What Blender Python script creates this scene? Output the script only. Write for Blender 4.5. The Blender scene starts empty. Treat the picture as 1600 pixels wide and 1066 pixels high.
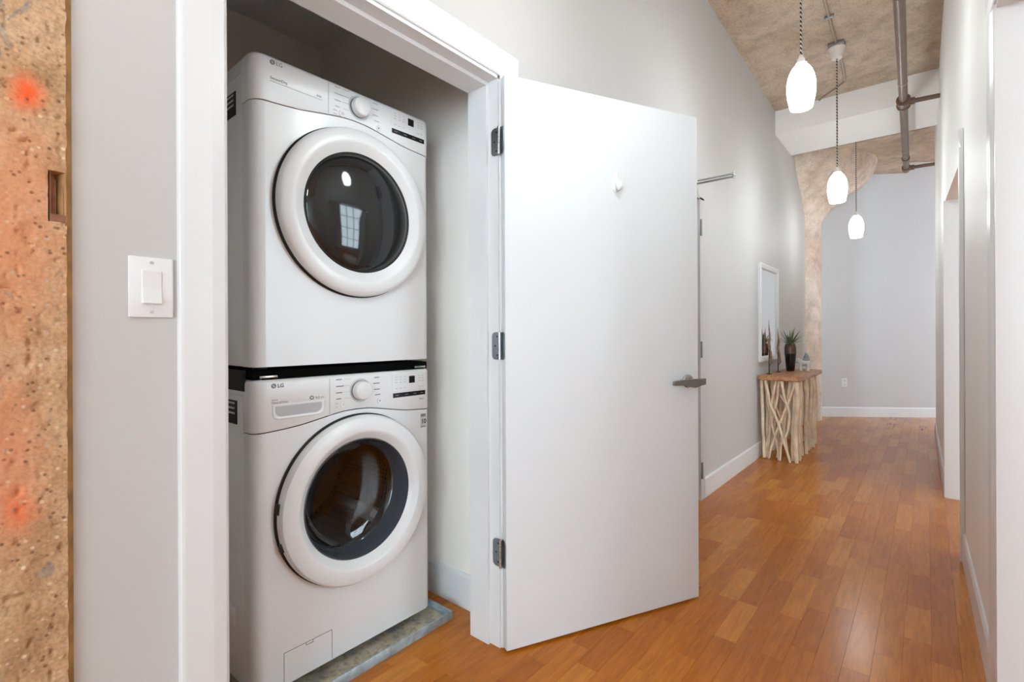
import bpy, bmesh, math, random
from mathutils import Vector, noise
random.seed(7)
C = bpy.context.scene.collection
S = bpy.context.scene

# ------------------------------------------------------------------ camera, world, exposure
F, YAW, ROLL, HCAM = 770.0, math.atan(648 / 770.0), math.radians(0.25), 1.14
cam_d = bpy.data.cameras.new('camera'); cam = bpy.data.objects.new('camera', cam_d); C.objects.link(cam)
cam_d.sensor_width = 36.0; cam_d.lens = F / 1600 * 36.0; cam_d.clip_start = 0.02
cam_d.shift_y = -10.5 / 1600
cam.location = (0, 0, HCAM)
cam.rotation_mode = 'YXZ'
from mathutils import Matrix
Rm = Matrix.Rotation(YAW, 4, 'Z') @ Matrix.Rotation(math.pi / 2, 4, 'X') @ Matrix.Rotation(-ROLL, 4, 'Z')
cam.rotation_mode = 'XYZ'; cam.rotation_euler = Rm.to_euler('XYZ')
S.camera = cam
W = bpy.data.worlds.new('world'); S.world = W; W.use_nodes = True
W.node_tree.nodes['Background'].inputs[0].default_value = (0.74, 0.90, 1.0, 1)
W.node_tree.nodes['Background'].inputs[1].default_value = 6.2
S.view_settings.view_transform = 'Standard'; S.view_settings.look = 'None'
S.view_settings.gamma = 1; S.view_settings.use_curve_mapping = False
S.view_settings.exposure = 1.06
S.cycles.max_bounces = 7; S.cycles.diffuse_bounces = 6; S.cycles.glossy_bounces = 3; S.cycles.caustics_reflective = False; S.cycles.caustics_refractive = False

# ------------------------------------------------------------------ materials
def lin(r, g, b):
    f = lambda c: (c / 255 / 12.92) if c / 255 <= .04045 else ((c / 255 + .055) / 1.055) ** 2.4
    return (f(r), f(g), f(b), 1)
class NT:
    def __init__(s, name):
        s.m = bpy.data.materials.new(name); s.m.use_nodes = True; s.t = s.m.node_tree
        s.b = s.t.nodes['Principled BSDF']
    def n(s, typ, **kw):
        o = s.t.nodes.new(typ)
        for k, v in kw.items():
            if k in o.inputs: o.inputs[k].default_value = v
            else: setattr(o, k, v)
        return o
    def l(s, a, b): s.t.links.new(a, b)
    def ramp(s, fac, stops, interp='LINEAR'):
        r = s.n('ShaderNodeValToRGB'); r.color_ramp.interpolation = interp
        e = r.color_ramp.elements
        while len(e) < len(stops): e.new(0.5)
        for i, (p, c) in enumerate(stops): e[i].position = p; e[i].color = c
        s.l(fac, r.inputs[0]); return r.outputs[0]
    def mix(s, fac, a, b, mode='MIX'):
        m = s.n('ShaderNodeMix', data_type='RGBA', blend_type=mode)
        for sock, v in ((m.inputs[0], fac), (m.inputs[6], a), (m.inputs[7], b)):
            if isinstance(v, (int, float)): sock.default_value = v
            elif isinstance(v, tuple): sock.default_value = v
            else: s.l(v, sock)
        return m.outputs[2]
    def math(s, op, a, b=0.0):
        m = s.n('ShaderNodeMath', operation=op)
        for sock, v in ((m.inputs[0], a), (m.inputs[1], b)):
            if isinstance(v, (int, float)): sock.default_value = v
            else: s.l(v, sock)
        return m.outputs[0]
    def bump(s, h, st=.3, d=.002):
        bp = s.n('ShaderNodeBump'); bp.inputs['Strength'].default_value = st; bp.inputs['Distance'].default_value = d
        s.l(h, bp.inputs['Height']); s.l(bp.outputs[0], s.b.inputs['Normal'])
def simple(name, col, rough=.5, metal=0, noise_amt=.04, nscale=8, bump=0, bscale=200, coat=0, spec=None):
    t = NT(name); tc = t.n('ShaderNodeTexCoord'); nz = t.n('ShaderNodeTexNoise'); nz.inputs['Scale'].default_value = nscale
    nz.inputs['Detail'].default_value = 4; t.l(tc.outputs['Object'], nz.inputs['Vector'])
    a = tuple(max(0, c * (1 - noise_amt)) for c in col[:3]) + (1,); b = tuple(min(1, c * (1 + noise_amt)) for c in col[:3]) + (1,)
    t.l(t.ramp(nz.outputs[0], [(.3, a), (.7, b)]), t.b.inputs['Base Color'])
    t.b.inputs['Roughness'].default_value = rough; t.b.inputs['Metallic'].default_value = metal
    if coat: t.b.inputs['Coat Weight'].default_value = coat; t.b.inputs['Coat Roughness'].default_value = .08
    if spec is not None: t.b.inputs['Specular IOR Level'].default_value = spec
    if bump:
        n2 = t.n('ShaderNodeTexNoise'); n2.inputs['Scale'].default_value = bscale; t.l(tc.outputs['Object'], n2.inputs['Vector'])
        t.bump(n2.outputs[0], bump, .001)
    return t.m
M = {}
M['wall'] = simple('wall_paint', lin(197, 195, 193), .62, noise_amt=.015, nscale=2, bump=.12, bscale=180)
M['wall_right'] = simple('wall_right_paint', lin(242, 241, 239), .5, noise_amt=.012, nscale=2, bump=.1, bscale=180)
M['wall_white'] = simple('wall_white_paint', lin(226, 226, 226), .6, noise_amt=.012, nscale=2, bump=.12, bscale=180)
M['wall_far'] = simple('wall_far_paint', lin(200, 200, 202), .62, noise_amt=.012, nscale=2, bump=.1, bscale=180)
M['closet'] = simple('closet_paint', lin(243, 240, 235), .65, noise_amt=.015, nscale=2, bump=.1, bscale=160)
M['trim'] = simple('trim_white', lin(224, 226, 227), .3, noise_amt=.01, nscale=3, bump=.04, bscale=40)
M['door'] = simple('door_white', lin(217, 220, 222), .35, noise_amt=.01, nscale=3, bump=.05, bscale=90)
M['enamel'] = simple('white_enamel', lin(224, 226, 227), .3, noise_amt=.006, nscale=2, coat=.12)
M['plastic'] = simple('white_plastic', lin(226, 228, 229), .28, noise_amt=.006, nscale=3)
M['plastic_grey'] = simple('pale_grey_plastic', lin(196, 198, 200), .35, noise_amt=.01)
M['dark_plastic'] = simple('dark_plastic', lin(15, 16, 17), .45, noise_amt=.05)
M['bowl_grey'] = simple('bowl_grey_plastic', lin(74, 79, 86), .22, noise_amt=.05)
M['black_gloss'] = simple('black_gloss', lin(30, 31, 32), .06, noise_amt=.05)
M['print_grey'] = simple('print_grey', lin(120, 122, 124), .5)
M['print_faint'] = simple('print_faint', lin(186, 188, 190), .5)
M['seam'] = simple('seam_grey', lin(120, 122, 124), .6)
M['steel'] = simple('drum_steel', lin(150, 148, 146), .3, 1, noise_amt=.1, nscale=20)
M['zinc'] = simple('hinge_zinc', lin(150, 158, 164), .38, 1, noise_amt=.08, nscale=60)
M['chrome'] = simple('brushed_chrome', lin(190, 192, 192), .22, 1, noise_amt=.05, nscale=40)
M['nickel'] = simple('satin_nickel', lin(140, 139, 136), .38, 1, noise_amt=.05, nscale=50)
M['galv'] = simple('galvanised_steel', lin(165, 168, 170), .45, 1, noise_amt=.2, nscale=90)
M['pipe'] = simple('brown_painted_pipe', lin(112, 88, 74), .35, noise_amt=.12, nscale=9)
M['conduit'] = simple('conduit_metal', lin(176, 160, 146), .45, .4, noise_amt=.08)
M['ceramic'] = simple('white_porcelain', lin(232, 222, 214), .35, noise_amt=.02)
M['black_metal'] = simple('black_metal', lin(40, 37, 36), .5, .3)
M['beam'] = simple('beam_white', lin(246, 245, 243), .65, noise_amt=.015, nscale=3, bump=.1, bscale=120)
M['window_metal'] = simple('window_frame_metal', lin(60, 62, 64), .5, noise_amt=.05)
M['leaf'] = simple('leaf_green', lin(96, 118, 78), .5, noise_amt=.35, nscale=14)
M['vase_black'] = simple('vase_black', lin(14, 12, 13), .1, noise_amt=.05)
M['vase_brown'] = simple('vase_brown', lin(92, 64, 52), .25, noise_amt=.2, nscale=30)
M['figure'] = simple('figure_glaze', lin(222, 220, 216), .3, noise_amt=.05, nscale=30)
M['figure_grey'] = simple('figure_grey', lin(150, 152, 156), .3, .3, noise_amt=.1, nscale=30)
M['driftwood_dark'] = simple('ornament_wood', lin(150, 112, 90), .7, noise_amt=.35, nscale=25)
M['branch'] = simple('peeled_branch', lin(244, 220, 190), .65, noise_amt=.22, nscale=10, bump=.3, bscale=60)

def mk_cord():
    t = NT('twisted_cord'); tc = t.n('ShaderNodeTexCoord'); w = t.n('ShaderNodeTexWave', wave_type='BANDS', bands_direction='DIAGONAL')
    w.inputs['Scale'].default_value = 26; t.l(tc.outputs['Object'], w.inputs['Vector'])
    t.l(t.ramp(w.outputs[1], [(.5, lin(40, 36, 34)), (.56, lin(196, 188, 178))]), t.b.inputs['Base Color']); return t.m
M['cord'] = mk_cord()
def mk_shade():
    t = NT('lit_opal_glass'); t.b.inputs['Base Color'].default_value = (.9, .88, .84, 1); t.b.inputs['Roughness'].default_value = .2
    t.b.inputs['Emission Color'].default_value = (.90, .98, 1.0, 1); t.b.inputs['Emission Strength'].default_value = 18
    return t.m
M['shade'] = mk_shade()
def mk_plank():
    t = NT('oak_parquet'); oi = t.n('ShaderNodeObjectInfo'); g = t.n('ShaderNodeNewGeometry')
    r = t.math('FRACT', t.math('ADD', oi.outputs['Random'], g.outputs['Random Per Island']))
    cmb = t.n('ShaderNodeCombineXYZ'); t.l(t.math('MULTIPLY', r, 37.0), cmb.inputs[0]); t.l(t.math('MULTIPLY', r, 91.0), cmb.inputs[1])
    ad = t.n('ShaderNodeVectorMath', operation='ADD'); t.l(g.outputs['Position'], ad.inputs[0]); t.l(cmb.outputs[0], ad.inputs[1])
    mp = t.n('ShaderNodeMapping'); mp.inputs['Scale'].default_value = (1, .09, 1); t.l(ad.outputs[0], mp.inputs[0])
    nz = t.n('ShaderNodeTexNoise'); nz.inputs['Scale'].default_value = 55; nz.inputs['Detail'].default_value = 6; nz.inputs['Distortion'].default_value = .8; t.l(mp.outputs[0], nz.inputs['Vector'])
    mp2 = t.n('ShaderNodeMapping'); mp2.inputs['Scale'].default_value = (1, .04, 1); t.l(ad.outputs[0], mp2.inputs[0])
    fine = t.n('ShaderNodeTexNoise'); fine.inputs['Scale'].default_value = 320; fine.inputs['Detail'].default_value = 2; t.l(mp2.outputs[0], fine.inputs['Vector'])
    base = t.ramp(r, [(0, lin(180, 102, 22)), (.35, lin(189, 110, 27)), (.7, lin(196, 118, 34)), (1, lin(208, 134, 48))])
    grain = t.ramp(nz.outputs[0], [(.32, (.74, .70, .66, 1)), (.62, (1.04, 1.03, 1.02, 1))])
    c1 = t.mix(.75, base, grain, 'MULTIPLY')
    c2 = t.mix(.35, c1, t.ramp(fine.outputs[0], [(.35, (.7, .66, .6, 1)), (.55, (1, 1, 1, 1))]), 'MULTIPLY')
    t.l(c2, t.b.inputs['Base Color']); t.b.inputs['Roughness'].default_value = .23
    t.b.inputs['Specular IOR Level'].default_value = .3
    t.bump(nz.outputs[0], .05, .001); return t.m
M['plank'] = mk_plank()
M['subfloor'] = simple('dark_joint', lin(120, 74, 42), .7)
def mk_concrete(name, dark, mid, light, rough_scale=6, pit=.35):
    t = NT(name); tc = t.n('ShaderNodeTexCoord')
    def nz(sc, det=6, dist=0, scale=(1, 1, 1)):
        mp = t.n('ShaderNodeMapping'); mp.inputs['Scale'].default_value = scale; t.l(tc.outputs['Object'], mp.inputs[0])
        n = t.n('ShaderNodeTexNoise'); n.inputs['Scale'].default_value = sc; n.inputs['Detail'].default_value = det; n.inputs['Distortion'].default_value = dist
        t.l(mp.outputs[0], n.inputs['Vector']); return n.outputs[0]
    big = nz(1.6, 5, .6); med = nz(9, 8, .4); fin = nz(70, 4)
    c = t.ramp(big, [(.3, dark), (.5, mid), (.72, light)])
    c = t.mix(.55, c, t.ramp(med, [(.3, (.62, .6, .58, 1)), (.5, (.96, .96, .96, 1)), (.72, (1.2, 1.2, 1.22, 1))]), 'MULTIPLY')
    c = t.mix(.5, c, t.ramp(fin, [(.3, (.62, .6, .58, 1)), (.55, (1.05, 1.05, 1.05, 1))]), 'MULTIPLY')
    v = t.n('ShaderNodeTexVoronoi'); v.inputs['Scale'].default_value = 38; t.l(tc.outputs['Object'], v.inputs['Vector'])
    c = t.mix(t.ramp(v.outputs['Distance'], [(.06, (.5, .5, .5, 1)), (.14, (0, 0, 0, 1))]), c, tuple(x * .55 for x in dark[:3]) + (1,))
    streak = nz(14, 3, 0, (6, .35, 1))
    c = t.mix(.10, c, t.ramp(streak, [(.35, (.7, .68, .66, 1)), (.6, (1.08, 1.08, 1.08, 1))]), 'MULTIPLY')
    t.l(c, t.b.inputs['Base Color']); t.b.inputs['Roughness'].default_value = .9; t.b.inputs['Specular IOR Level'].default_value = .2
    t.bump(t.math('ADD', med, fin), pit, .006); return t
M['ceiling'] = mk_concrete('ceiling_concrete', lin(184, 163, 142), lin(202, 183, 164), lin(214, 197, 180)).m
M['col_far'] = mk_concrete('column_concrete', lin(200, 176, 160), lin(218, 198, 182), lin(228, 212, 198)).m
def mk_near_column():
    t = NT('aggregate_concrete'); g = t.n('ShaderNodeNewGeometry'); P = g.outputs['Position']
    def nz(sc, det=4, dist=0.):
        n = t.n('ShaderNodeTexNoise'); n.inputs['Scale'].default_value = sc; n.inputs['Detail'].default_value = det; n.inputs['Distortion'].default_value = dist
        t.l(P, n.inputs['Vector']); return n.outputs[0]
    c = t.ramp(nz(9, 6, .5), [(.3, lin(166, 132, 98)), (.5, lin(194, 158, 120)), (.7, lin(206, 176, 144))])
    c = t.mix(.55, c, t.ramp(nz(170, 3), [(.3, (.6, .56, .5, 1)), (.6, (1.08, 1.06, 1.04, 1))]), 'MULTIPLY')
    v = t.n('ShaderNodeTexVoronoi'); v.inputs['Scale'].default_value = 95; v.inputs['Randomness'].default_value = 1; t.l(P, v.inputs['Vector'])
    sx = t.n('ShaderNodeSeparateColor'); t.l(v.outputs['Color'], sx.inputs[0])
    stone = t.math('MULTIPLY', t.ramp(v.outputs['Distance'], [(.22, (1, 1, 1, 1)), (.38, (0, 0, 0, 1))]), t.math('GREATER_THAN', sx.outputs[0], .7))
    # orange spray paint, two sprayed spots and their drift
    def spot(y, z, r0, r1, sz=1.0):
        mp = t.n('ShaderNodeMapping'); mp.inputs['Location'].default_value = (0, -y, -z * sz); mp.inputs['Scale'].default_value = (0, 1, sz); t.l(P, mp.inputs[0])
        ln = t.n('ShaderNodeVectorMath', operation='LENGTH'); t.l(mp.outputs[0], ln.inputs[0])
        w = t.math('ADD', ln.outputs['Value'], t.math('MULTIPLY', t.math('SUBTRACT', nz(28, 4), .5), r1 * .5))
        mr = t.n('ShaderNodeMapRange'); mr.interpolation_type = 'SMOOTHSTEP'; t.l(w, mr.inputs[0])
        mr.inputs[1].default_value = r0; mr.inputs[2].default_value = r1; mr.inputs[3].default_value = 1; mr.inputs[4].default_value = 0
        return mr.outputs[0]
    for (y, z, r0, r1, sz, a, col) in [(.085, 1.33, .01, .105, .32, .62, lin(224, 144, 104)), (.07, .93, .01, .10,   .42, .6, lin(224, 138, 100)),
                                        (.112, 1.558, -.004, .036, .7, .95, lin(250, 96, 40)), (.098, .845, -.006, .036, .6, .6, lin(244, 106, 50))]:
        c = t.mix(t.math('MULTIPLY', spot(y, z, r0, r1, sz), a), c, col)
    c = t.mix(t.math('MULTIPLY', stone, .75), c, t.ramp(sx.outputs[1], [(0, lin(228, 206, 176)), (.5, lin(214, 160, 112)), (1, lin(196, 176, 158))]))
    v2 = t.n('ShaderNodeTexVoronoi'); v2.inputs['Scale'].default_value = 62; t.l(P, v2.inputs['Vector'])
    c = t.mix(t.ramp(v2.outputs['Distance'], [(.10, (.8, .8, .8, 1)), (.24, (0, 0, 0, 1))]), c, lin(122, 82, 54))
    grey = t.ramp(nz(14, 5, 1.2), [(.64, (0, 0, 0, 1)), (.7, (.75, .75, .75, 1))])
    c = t.mix(grey, c, t.ramp(nz(90, 3), [(.4, lin(120, 112, 106)), (.6, lin(156, 146, 138))]))
    t.l(c, t.b.inputs['Base Color']); t.b.inputs['Roughness'].default_value = .85; t.b.inputs['Specular IOR Level'].default_value = .25
    t.bump(nz(240, 4), .35, .002); return t.m
M['col_near'] = mk_near_column()
M['col_edge'] = simple('column_edge_concrete', lin(168, 128, 78), .85, noise_amt=.3, nscale=25, bump=.4, bscale=150)
M['anchor'] = simple('rusty_anchor', lin(150, 104, 78), .6, .2, noise_amt=.25, nscale=60, bump=.3, bscale=200)
def mk_tabletop():
    t = NT('oiled_tabletop'); tc = t.n('ShaderNodeTexCoord'); mp = t.n('ShaderNodeMapping'); mp.inputs['Scale'].default_value = (1, .12, 1); t.l(tc.outputs['Object'], mp.inputs[0])
    n = t.n('ShaderNodeTexNoise'); n.inputs['Scale'].default_value = 22; n.inputs['Detail'].default_value = 6; n.inputs['Distortion'].default_value = 1; t.l(mp.outputs[0], n.inputs['Vector'])
    t.l(t.ramp(n.outputs[0], [(.3, lin(142, 92, 56)), (.55, lin(186, 132, 88)), (.75, lin(204, 156, 112))]), t.b.inputs['Base Color']); t.b.inputs['Roughness'].default_value = .4
    t.bump(n.outputs[0], .3, .003); return t.m
M['tabletop'] = mk_tabletop()
def mk_pan():
    t = NT('dirty_pan'); g = t.n('ShaderNodeNewGeometry')
    def nz(sc, d=5):
        n = t.n('ShaderNodeTexNoise'); n.inputs['Scale'].default_value = sc; n.inputs['Detail'].default_value = d; t.l(g.outputs['Position'], n.inputs['Vector']); return n.outputs[0]
    c = t.ramp(nz(16), [(.35, lin(176, 174, 168)), (.5, lin(214, 204, 176)), (.65, lin(228, 222, 206))])
    c = t.mix(t.ramp(nz(60, 3), [(.5, (0, 0, 0, 1)), (.66, (.55, .55, .55, 1))]), c, lin(120, 122, 122))
    t.l(c, t.b.inputs['Base Color']); t.b.inputs['Roughness'].default_value = .55; t.b.inputs['Metallic'].default_value = .25; return t.m
M['pan'] = mk_pan()
M['pan_rim'] = simple('blue_tinted_rim', lin(164, 182, 190), .35, .3, noise_amt=.3, nscale=30)
M['mirror'] = simple('mirror_silver', (.86, .87, .88, 1), .01, 1, noise_amt=0)
def mk_glass():
    t = NT('tinted_glass'); out = t.t.nodes['Material Output']; tr = t.n('ShaderNodeBsdfTransparent'); tr.inputs[0].default_value = (.62, .62, .63, 1)
    gl = t.n('ShaderNodeBsdfGlossy'); gl.inputs['Roughness'].default_value = .02; lw = t.n('ShaderNodeLayerWeight'); fr = t.math('ADD', t.math('MULTIPLY', t.math('POWER', lw.outputs['Facing'], 4.0), .5), .06)
    mx = t.n('ShaderNodeMixShader'); t.l(fr, mx.inputs[0]); t.l(tr.outputs[0], mx.inputs[1]); t.l(gl.outputs[0], mx.inputs[2]); t.l(mx.outputs[0], out.inputs[0]); return t.m
M['glass'] = mk_glass()
def mk_drum():
    t = NT('perforated_drum'); tc = t.n('ShaderNodeTexCoord'); v = t.n('ShaderNodeTexVoronoi'); v.inputs['Scale'].default_value = 55; v.inputs['Randomness'].default_value = .15
    t.l(tc.outputs['Object'], v.inputs['Vector'])
    t.l(t.ramp(v.outputs['Distance'], [(.22, lin(20, 19, 18)), (.28, lin(96, 93, 91))]), t.b.inputs['Base Color']); t.b.inputs['Metallic'].default_value = .9; t.b.inputs['Roughness'].default_value = .3; return t.m
M['drum'] = mk_drum()

# ------------------------------------------------------------------ mesh helpers
def wl(o):
    v = Vector((0, 0, 0))
    while o: v += o.location; o = o.parent
    return v
def obj(name, bm, mat, parent=None, smooth=35, kind=None):
    me = bpy.data.meshes.new(name)
    off = wl(parent)
    if off.length: bmesh.ops.translate(bm, verts=bm.verts, vec=-off)
    bmesh.ops.recalc_face_normals(bm, faces=bm.faces)
    bm.to_mesh(me); bm.free()
    if smooth:
        me.polygons.foreach_set('use_smooth', [True] * len(me.polygons)); me.set_sharp_from_angle(angle=math.radians(smooth))
    me.materials.append(M[mat]); o = bpy.data.objects.new(name, me); C.objects.link(o); o.parent = parent
    if kind: o['kind'] = kind
    return o
def tag(o, label, cat=None, group=None, kind=None):
    o['label'] = label
    if cat: o['category'] = cat
    if group: o['group'] = group
    if kind: o['kind'] = kind
    return o
def thing(name, loc, label=None, cat=None, group=None, kind=None):
    o = bpy.data.objects.new(name, None); C.objects.link(o); o.location = loc; o.empty_display_size = .05
    if label: tag(o, label, cat, group, kind)
    elif kind: o['kind'] = kind
    return o
def bx(bm, x0, x1, y0, y1, z0, z1, bev=0, seg=2):
    r = bmesh.ops.create_cube(bm, size=1); vs = r['verts']
    for v in vs: v.co = Vector(((x0 + x1) / 2 + v.co.x * (x1 - x0), (y0 + y1) / 2 + v.co.y * (y1 - y0), (z0 + z1) / 2 + v.co.z * (z1 - z0)))
    if bev:
        es = list({e for v in vs for e in v.link_edges}); bmesh.ops.bevel(bm, geom=es, offset=bev, segments=seg, profile=.5, affect='EDGES')
    return bm
def box(*a, **k): return bx(bmesh.new(), *a, **k)
def boxes(*L):
    bm = bmesh.new()
    for a in L: bx(bm, *a)
    return bm
def prism(bm, pts, z0, z1):
    a = [bm.verts.new((p[0], p[1], z0)) for p in pts]; b = [bm.verts.new((p[0], p[1], z1)) for p in pts]
    n = len(pts); bm.faces.new(a); bm.faces.new(b)
    for i in range(n): bm.faces.new((a[i], a[(i + 1) % n], b[(i + 1) % n], b[i]))
    return bm
def extr(bm, prof, mapf, s0, s1):
    """profile polygon (p,q) swept between s0 and s1, mapf(p,q,s) -> xyz"""
    a = [bm.verts.new(mapf(p, q, s0)) for p, q in prof]; b = [bm.verts.new(mapf(p, q, s1)) for p, q in prof]
    n = len(prof); bm.faces.new(a); bm.faces.new(b)
    for i in range(n): bm.faces.new((a[i], a[(i + 1) % n], b[(i + 1) % n], b[i]))
    return bm
def lathe(bm, prof, c, axis='x', n=64, cap=False):
    """prof: (r, d) pairs, d along the axis"""
    rings = []
    for r, d in prof:
        ring = []
        for k in range(n):
            a = 2 * math.pi * k / n; p, q = r * math.cos(a), r * math.sin(a)
            co = (c[0] + d, c[1] + p, c[2] + q) if axis == 'x' else (c[0] + p, c[1] + q, c[2] + d)
            ring.append(bm.verts.new(co))
        rings.append(ring)
    for A, B in zip(rings, rings[1:]):
        for k in range(n): bm.faces.new((A[k], A[(k + 1) % n], B[(k + 1) % n], B[k]))
    if cap: bm.faces.new(rings[0]); bm.faces.new(rings[-1])
    return bm
def tube(bm, pts, rad, n=10, cap=True):
    pts = [Vector(p) for p in pts]; rads = rad if isinstance(rad, (list, tuple)) else [rad] * len(pts)
    rings = []; ref = None
    for i, p in enumerate(pts):
        t = (pts[min(i + 1, len(pts) - 1)] - pts[max(i - 1, 0)]).normalized()
        if ref is None: ref = Vector((0, 0, 1)) if abs(t.z) < .9 else Vector((1, 0, 0))
        u = t.cross(ref).normalized(); v = u.cross(t).normalized(); ref = v
        rings.append([bm.verts.new(p + rads[i] * (math.cos(2 * math.pi * k / n) * u + math.sin(2 * math.pi * k / n) * v)) for k in range(n)])
    for A, B in zip(rings, rings[1:]):
        for k in range(n): bm.faces.new((A[k], A[(k + 1) % n], B[(k + 1) % n], B[k]))
    if cap: bm.faces.new(rings[0]); bm.faces.new(rings[-1])
    return bm
def spline(pts, n=6):
    P = [Vector(p) for p in pts]; P = [2 * P[0] - P[1]] + P + [2 * P[-1] - P[-2]]; out = []
    for i in range(1, len(P) - 2):
        for k in range(n):
            t = k / n; a, b, c, d = P[i - 1:i + 3]
            out.append(.5 * ((2 * b) + (c - a) * t + (2 * a - 5 * b + 4 * c - d) * t * t + (3 * b - a - 3 * c + d) * t ** 3))
    out.append(P[-2]); return out
def text_bm(body, size, mapf, bold=False, align='LEFT'):
    cu = bpy.data.curves.new('lettering', 'FONT'); cu.body = body; cu.size = size; cu.align_x = align; cu.extrude = .0002
    cu.resolution_u = 2
    if bold: cu.offset = size * .025
    o = bpy.data.objects.new('lettering', cu); C.objects.link(o)
    bpy.context.view_layer.update()
    me = bpy.data.meshes.new_from_object(o.evaluated_get(bpy.context.evaluated_depsgraph_get()))
    bpy.data.objects.remove(o); bpy.data.curves.remove(cu)
    bm = bmesh.new(); bm.from_mesh(me); bpy.data.meshes.remove(me)
    for v in bm.verts: v.co = Vector(mapf(*v.co))
    return bm

# ------------------------------------------------------------------ room shell
XW = -1.19                    # hall side of the left wall
WT = .137                     # its thickness
def ceil_z(y): return 3.52 if y < 3.6 else 3.52 - .0439 * (min(y, 5.7) - 3.6)
# floor base and parquet
floor = obj('floor', box(-3.6, 4.1, -4.6, 11.5, -.15, -.012), 'subfloor', smooth=0); tag(floor, 'orange-brown oak strip parquet floor of the hall', kind='structure')
SW = .0785
def pproj(x, y, z=0):
    X = x * math.cos(YAW) + y * math.sin(YAW); Z = -x * math.sin(YAW) + y * math.cos(YAW)
    if Z < .3: return None
    return (800 + X / Z * F, 522.5 - (z - HCAM) / Z * F, Z)
planks = []
rp = random.Random(3); x = -2.66; row = 0
while x < 4.0:
    y = -4.5 - rp.random() * .4
    while y < 11.4:
        L = rp.choice((.28, .34, .4, .46, .52)) + rp.random() * .05
        planks.append((x, y, L)); y += L
    x += SW; row += 1
def vis(p):
    q = pproj(p[0] + SW / 2, p[1] + p[2] / 2)
    if not q or not (-80 < q[0] < 1680 and q[1] < 1180): return 0
    if not ((-1.2 < p[0] < .16) or (-1.55 < p[0] <= -1.2 and .5 < p[1] < 1.45) or (p[0] >= .16 and 3.4 < p[1] < 4.5)): return 0
    if p[0] > .25: return 0
    return p[2] / q[2] ** 2.6
planks.sort(key=lambda p: -vis(p))
near, rest = planks[:300], planks[300:]
pb = bmesh.new(); g = .00015
def plank_verts(bm, x, y, L):
    v = []
    for (z, i) in ((-.013, 0), (-.0003, 0), (0, .0003)):
        v.append([bm.verts.new(c) for c in ((x + g + i, y + g + i, z), (x + SW - g - i, y + g + i, z), (x + SW - g - i, y + L - g - i, z), (x + g + i, y + L - g - i, z))])
    for A, B in zip(v, v[1:]):
        for k in range(4): bm.faces.new((A[k], A[(k + 1) % 4], B[(k + 1) % 4], B[k]))
    bm.faces.new(v[-1])
meshes = {}
for (x, y, L) in near:
    key = round(L, 2)
    if key not in meshes:
        bm = bmesh.new(); plank_verts(bm, 0, 0, key); me = bpy.data.meshes.new('floor_plank'); bm.to_mesh(me); bm.free(); me.materials.append(M['plank']); meshes[key] = me
    o = bpy.data.objects.new('floor_plank', meshes[key]); C.objects.link(o); o.location = (x, y, 0); o.scale = (1, L / key, 1); o.parent = floor
for p in rest: plank_verts(pb, *p)
obj('plank_field', pb, 'plank', floor, smooth=0, kind='stuff')

# left wall with closet opening and second door opening
Y0, Y1, ZO = .432, 1.338, 2.082          # closet opening
D2a, D2b = 2.50, 3.395                  # second doorway
bm = bmesh.new()
def wl_seg(y0, y1, z0=0):
    ys = [y0] + [v for v in (3.6, 5.7) if y0 < v < y1] + [y1]
    for a, b in zip(ys, ys[1:]):
        vs = [bm.verts.new(c) for c in ((XW - WT, a, z0), (XW, a, z0), (XW, b, z0), (XW - WT, b, z0), (XW - WT, a, ceil_z(a) + .02), (XW, a, ceil_z(a) + .02), (XW, b, ceil_z(b) + .02), (XW - WT, b, ceil_z(b) + .02))]
        for f in ((0, 1, 2, 3), (4, 5, 6, 7), (0, 1, 5, 4), (1, 2, 6, 5), (2, 3, 7, 6), (3, 0, 4, 7)): bm.faces.new([vs[i] for i in f])
wl_seg(.168, Y0 - .01); wl_seg(Y0 - .01, Y1 + .01, ZO + .005); wl_seg(Y1 + .01, D2a); wl_seg(D2a, D2b, 2.07); wl_seg(D2b, 7.7)
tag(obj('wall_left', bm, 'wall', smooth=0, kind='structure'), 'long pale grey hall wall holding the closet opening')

# right wall: near doorway 1.1-2.0, far doorway 3.40-4.53
bm = bmesh.new()
def rx(y): return .158 - .0135 * (y - 2.2)
ZC = 3.6
prism(bm, [(.158, .55), (.158, 1.1), (.30, 1.1), (.30, .55)], 0, ZC)
prism(bm, [(.158, 1.1), (rx(2.0), 2.0), (.30, 2.0), (.30, 1.1)], 2.085, ZC)
prism(bm, [(rx(2.0), 2.0), (rx(3.4), 3.4), (.285, 3.4), (.30, 2.0)], 0, ZC)
prism(bm, [(rx(3.4), 3.4), (.100, 4.53), (.26, 4.53), (.285, 3.4)], 2.045, ZC)
prism(bm, [(.100, 4.53), (.075, 7.2), (.25, 7.2), (.26, 4.53)], 0, ZC)
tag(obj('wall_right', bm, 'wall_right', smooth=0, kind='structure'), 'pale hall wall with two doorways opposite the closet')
# far oblique wall
FA, FB = Vector((-1.10, 7.86)), Vector((.166, 8.74)); fd = (FB - FA).normalized(); fn = Vector((fd.y, -fd.x))   # fn points back to the hall
def far(s, off, z): p = FA + fd * s + fn * off; return (p.x, p.y, z)
bm = bmesh.new(); q = [far(-.9, -.012, 0), far(5.0, -.012, 0), far(5.0, -.15, 0), far(-.9, -.15, 0)]
prism(bm, [(p[0], p[1]) for p in q], 0, ZC); tag(obj('wall_far', bm, 'wall_far', smooth=0, kind='structure'), 'plain pale grey end wall standing at an angle')
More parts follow.
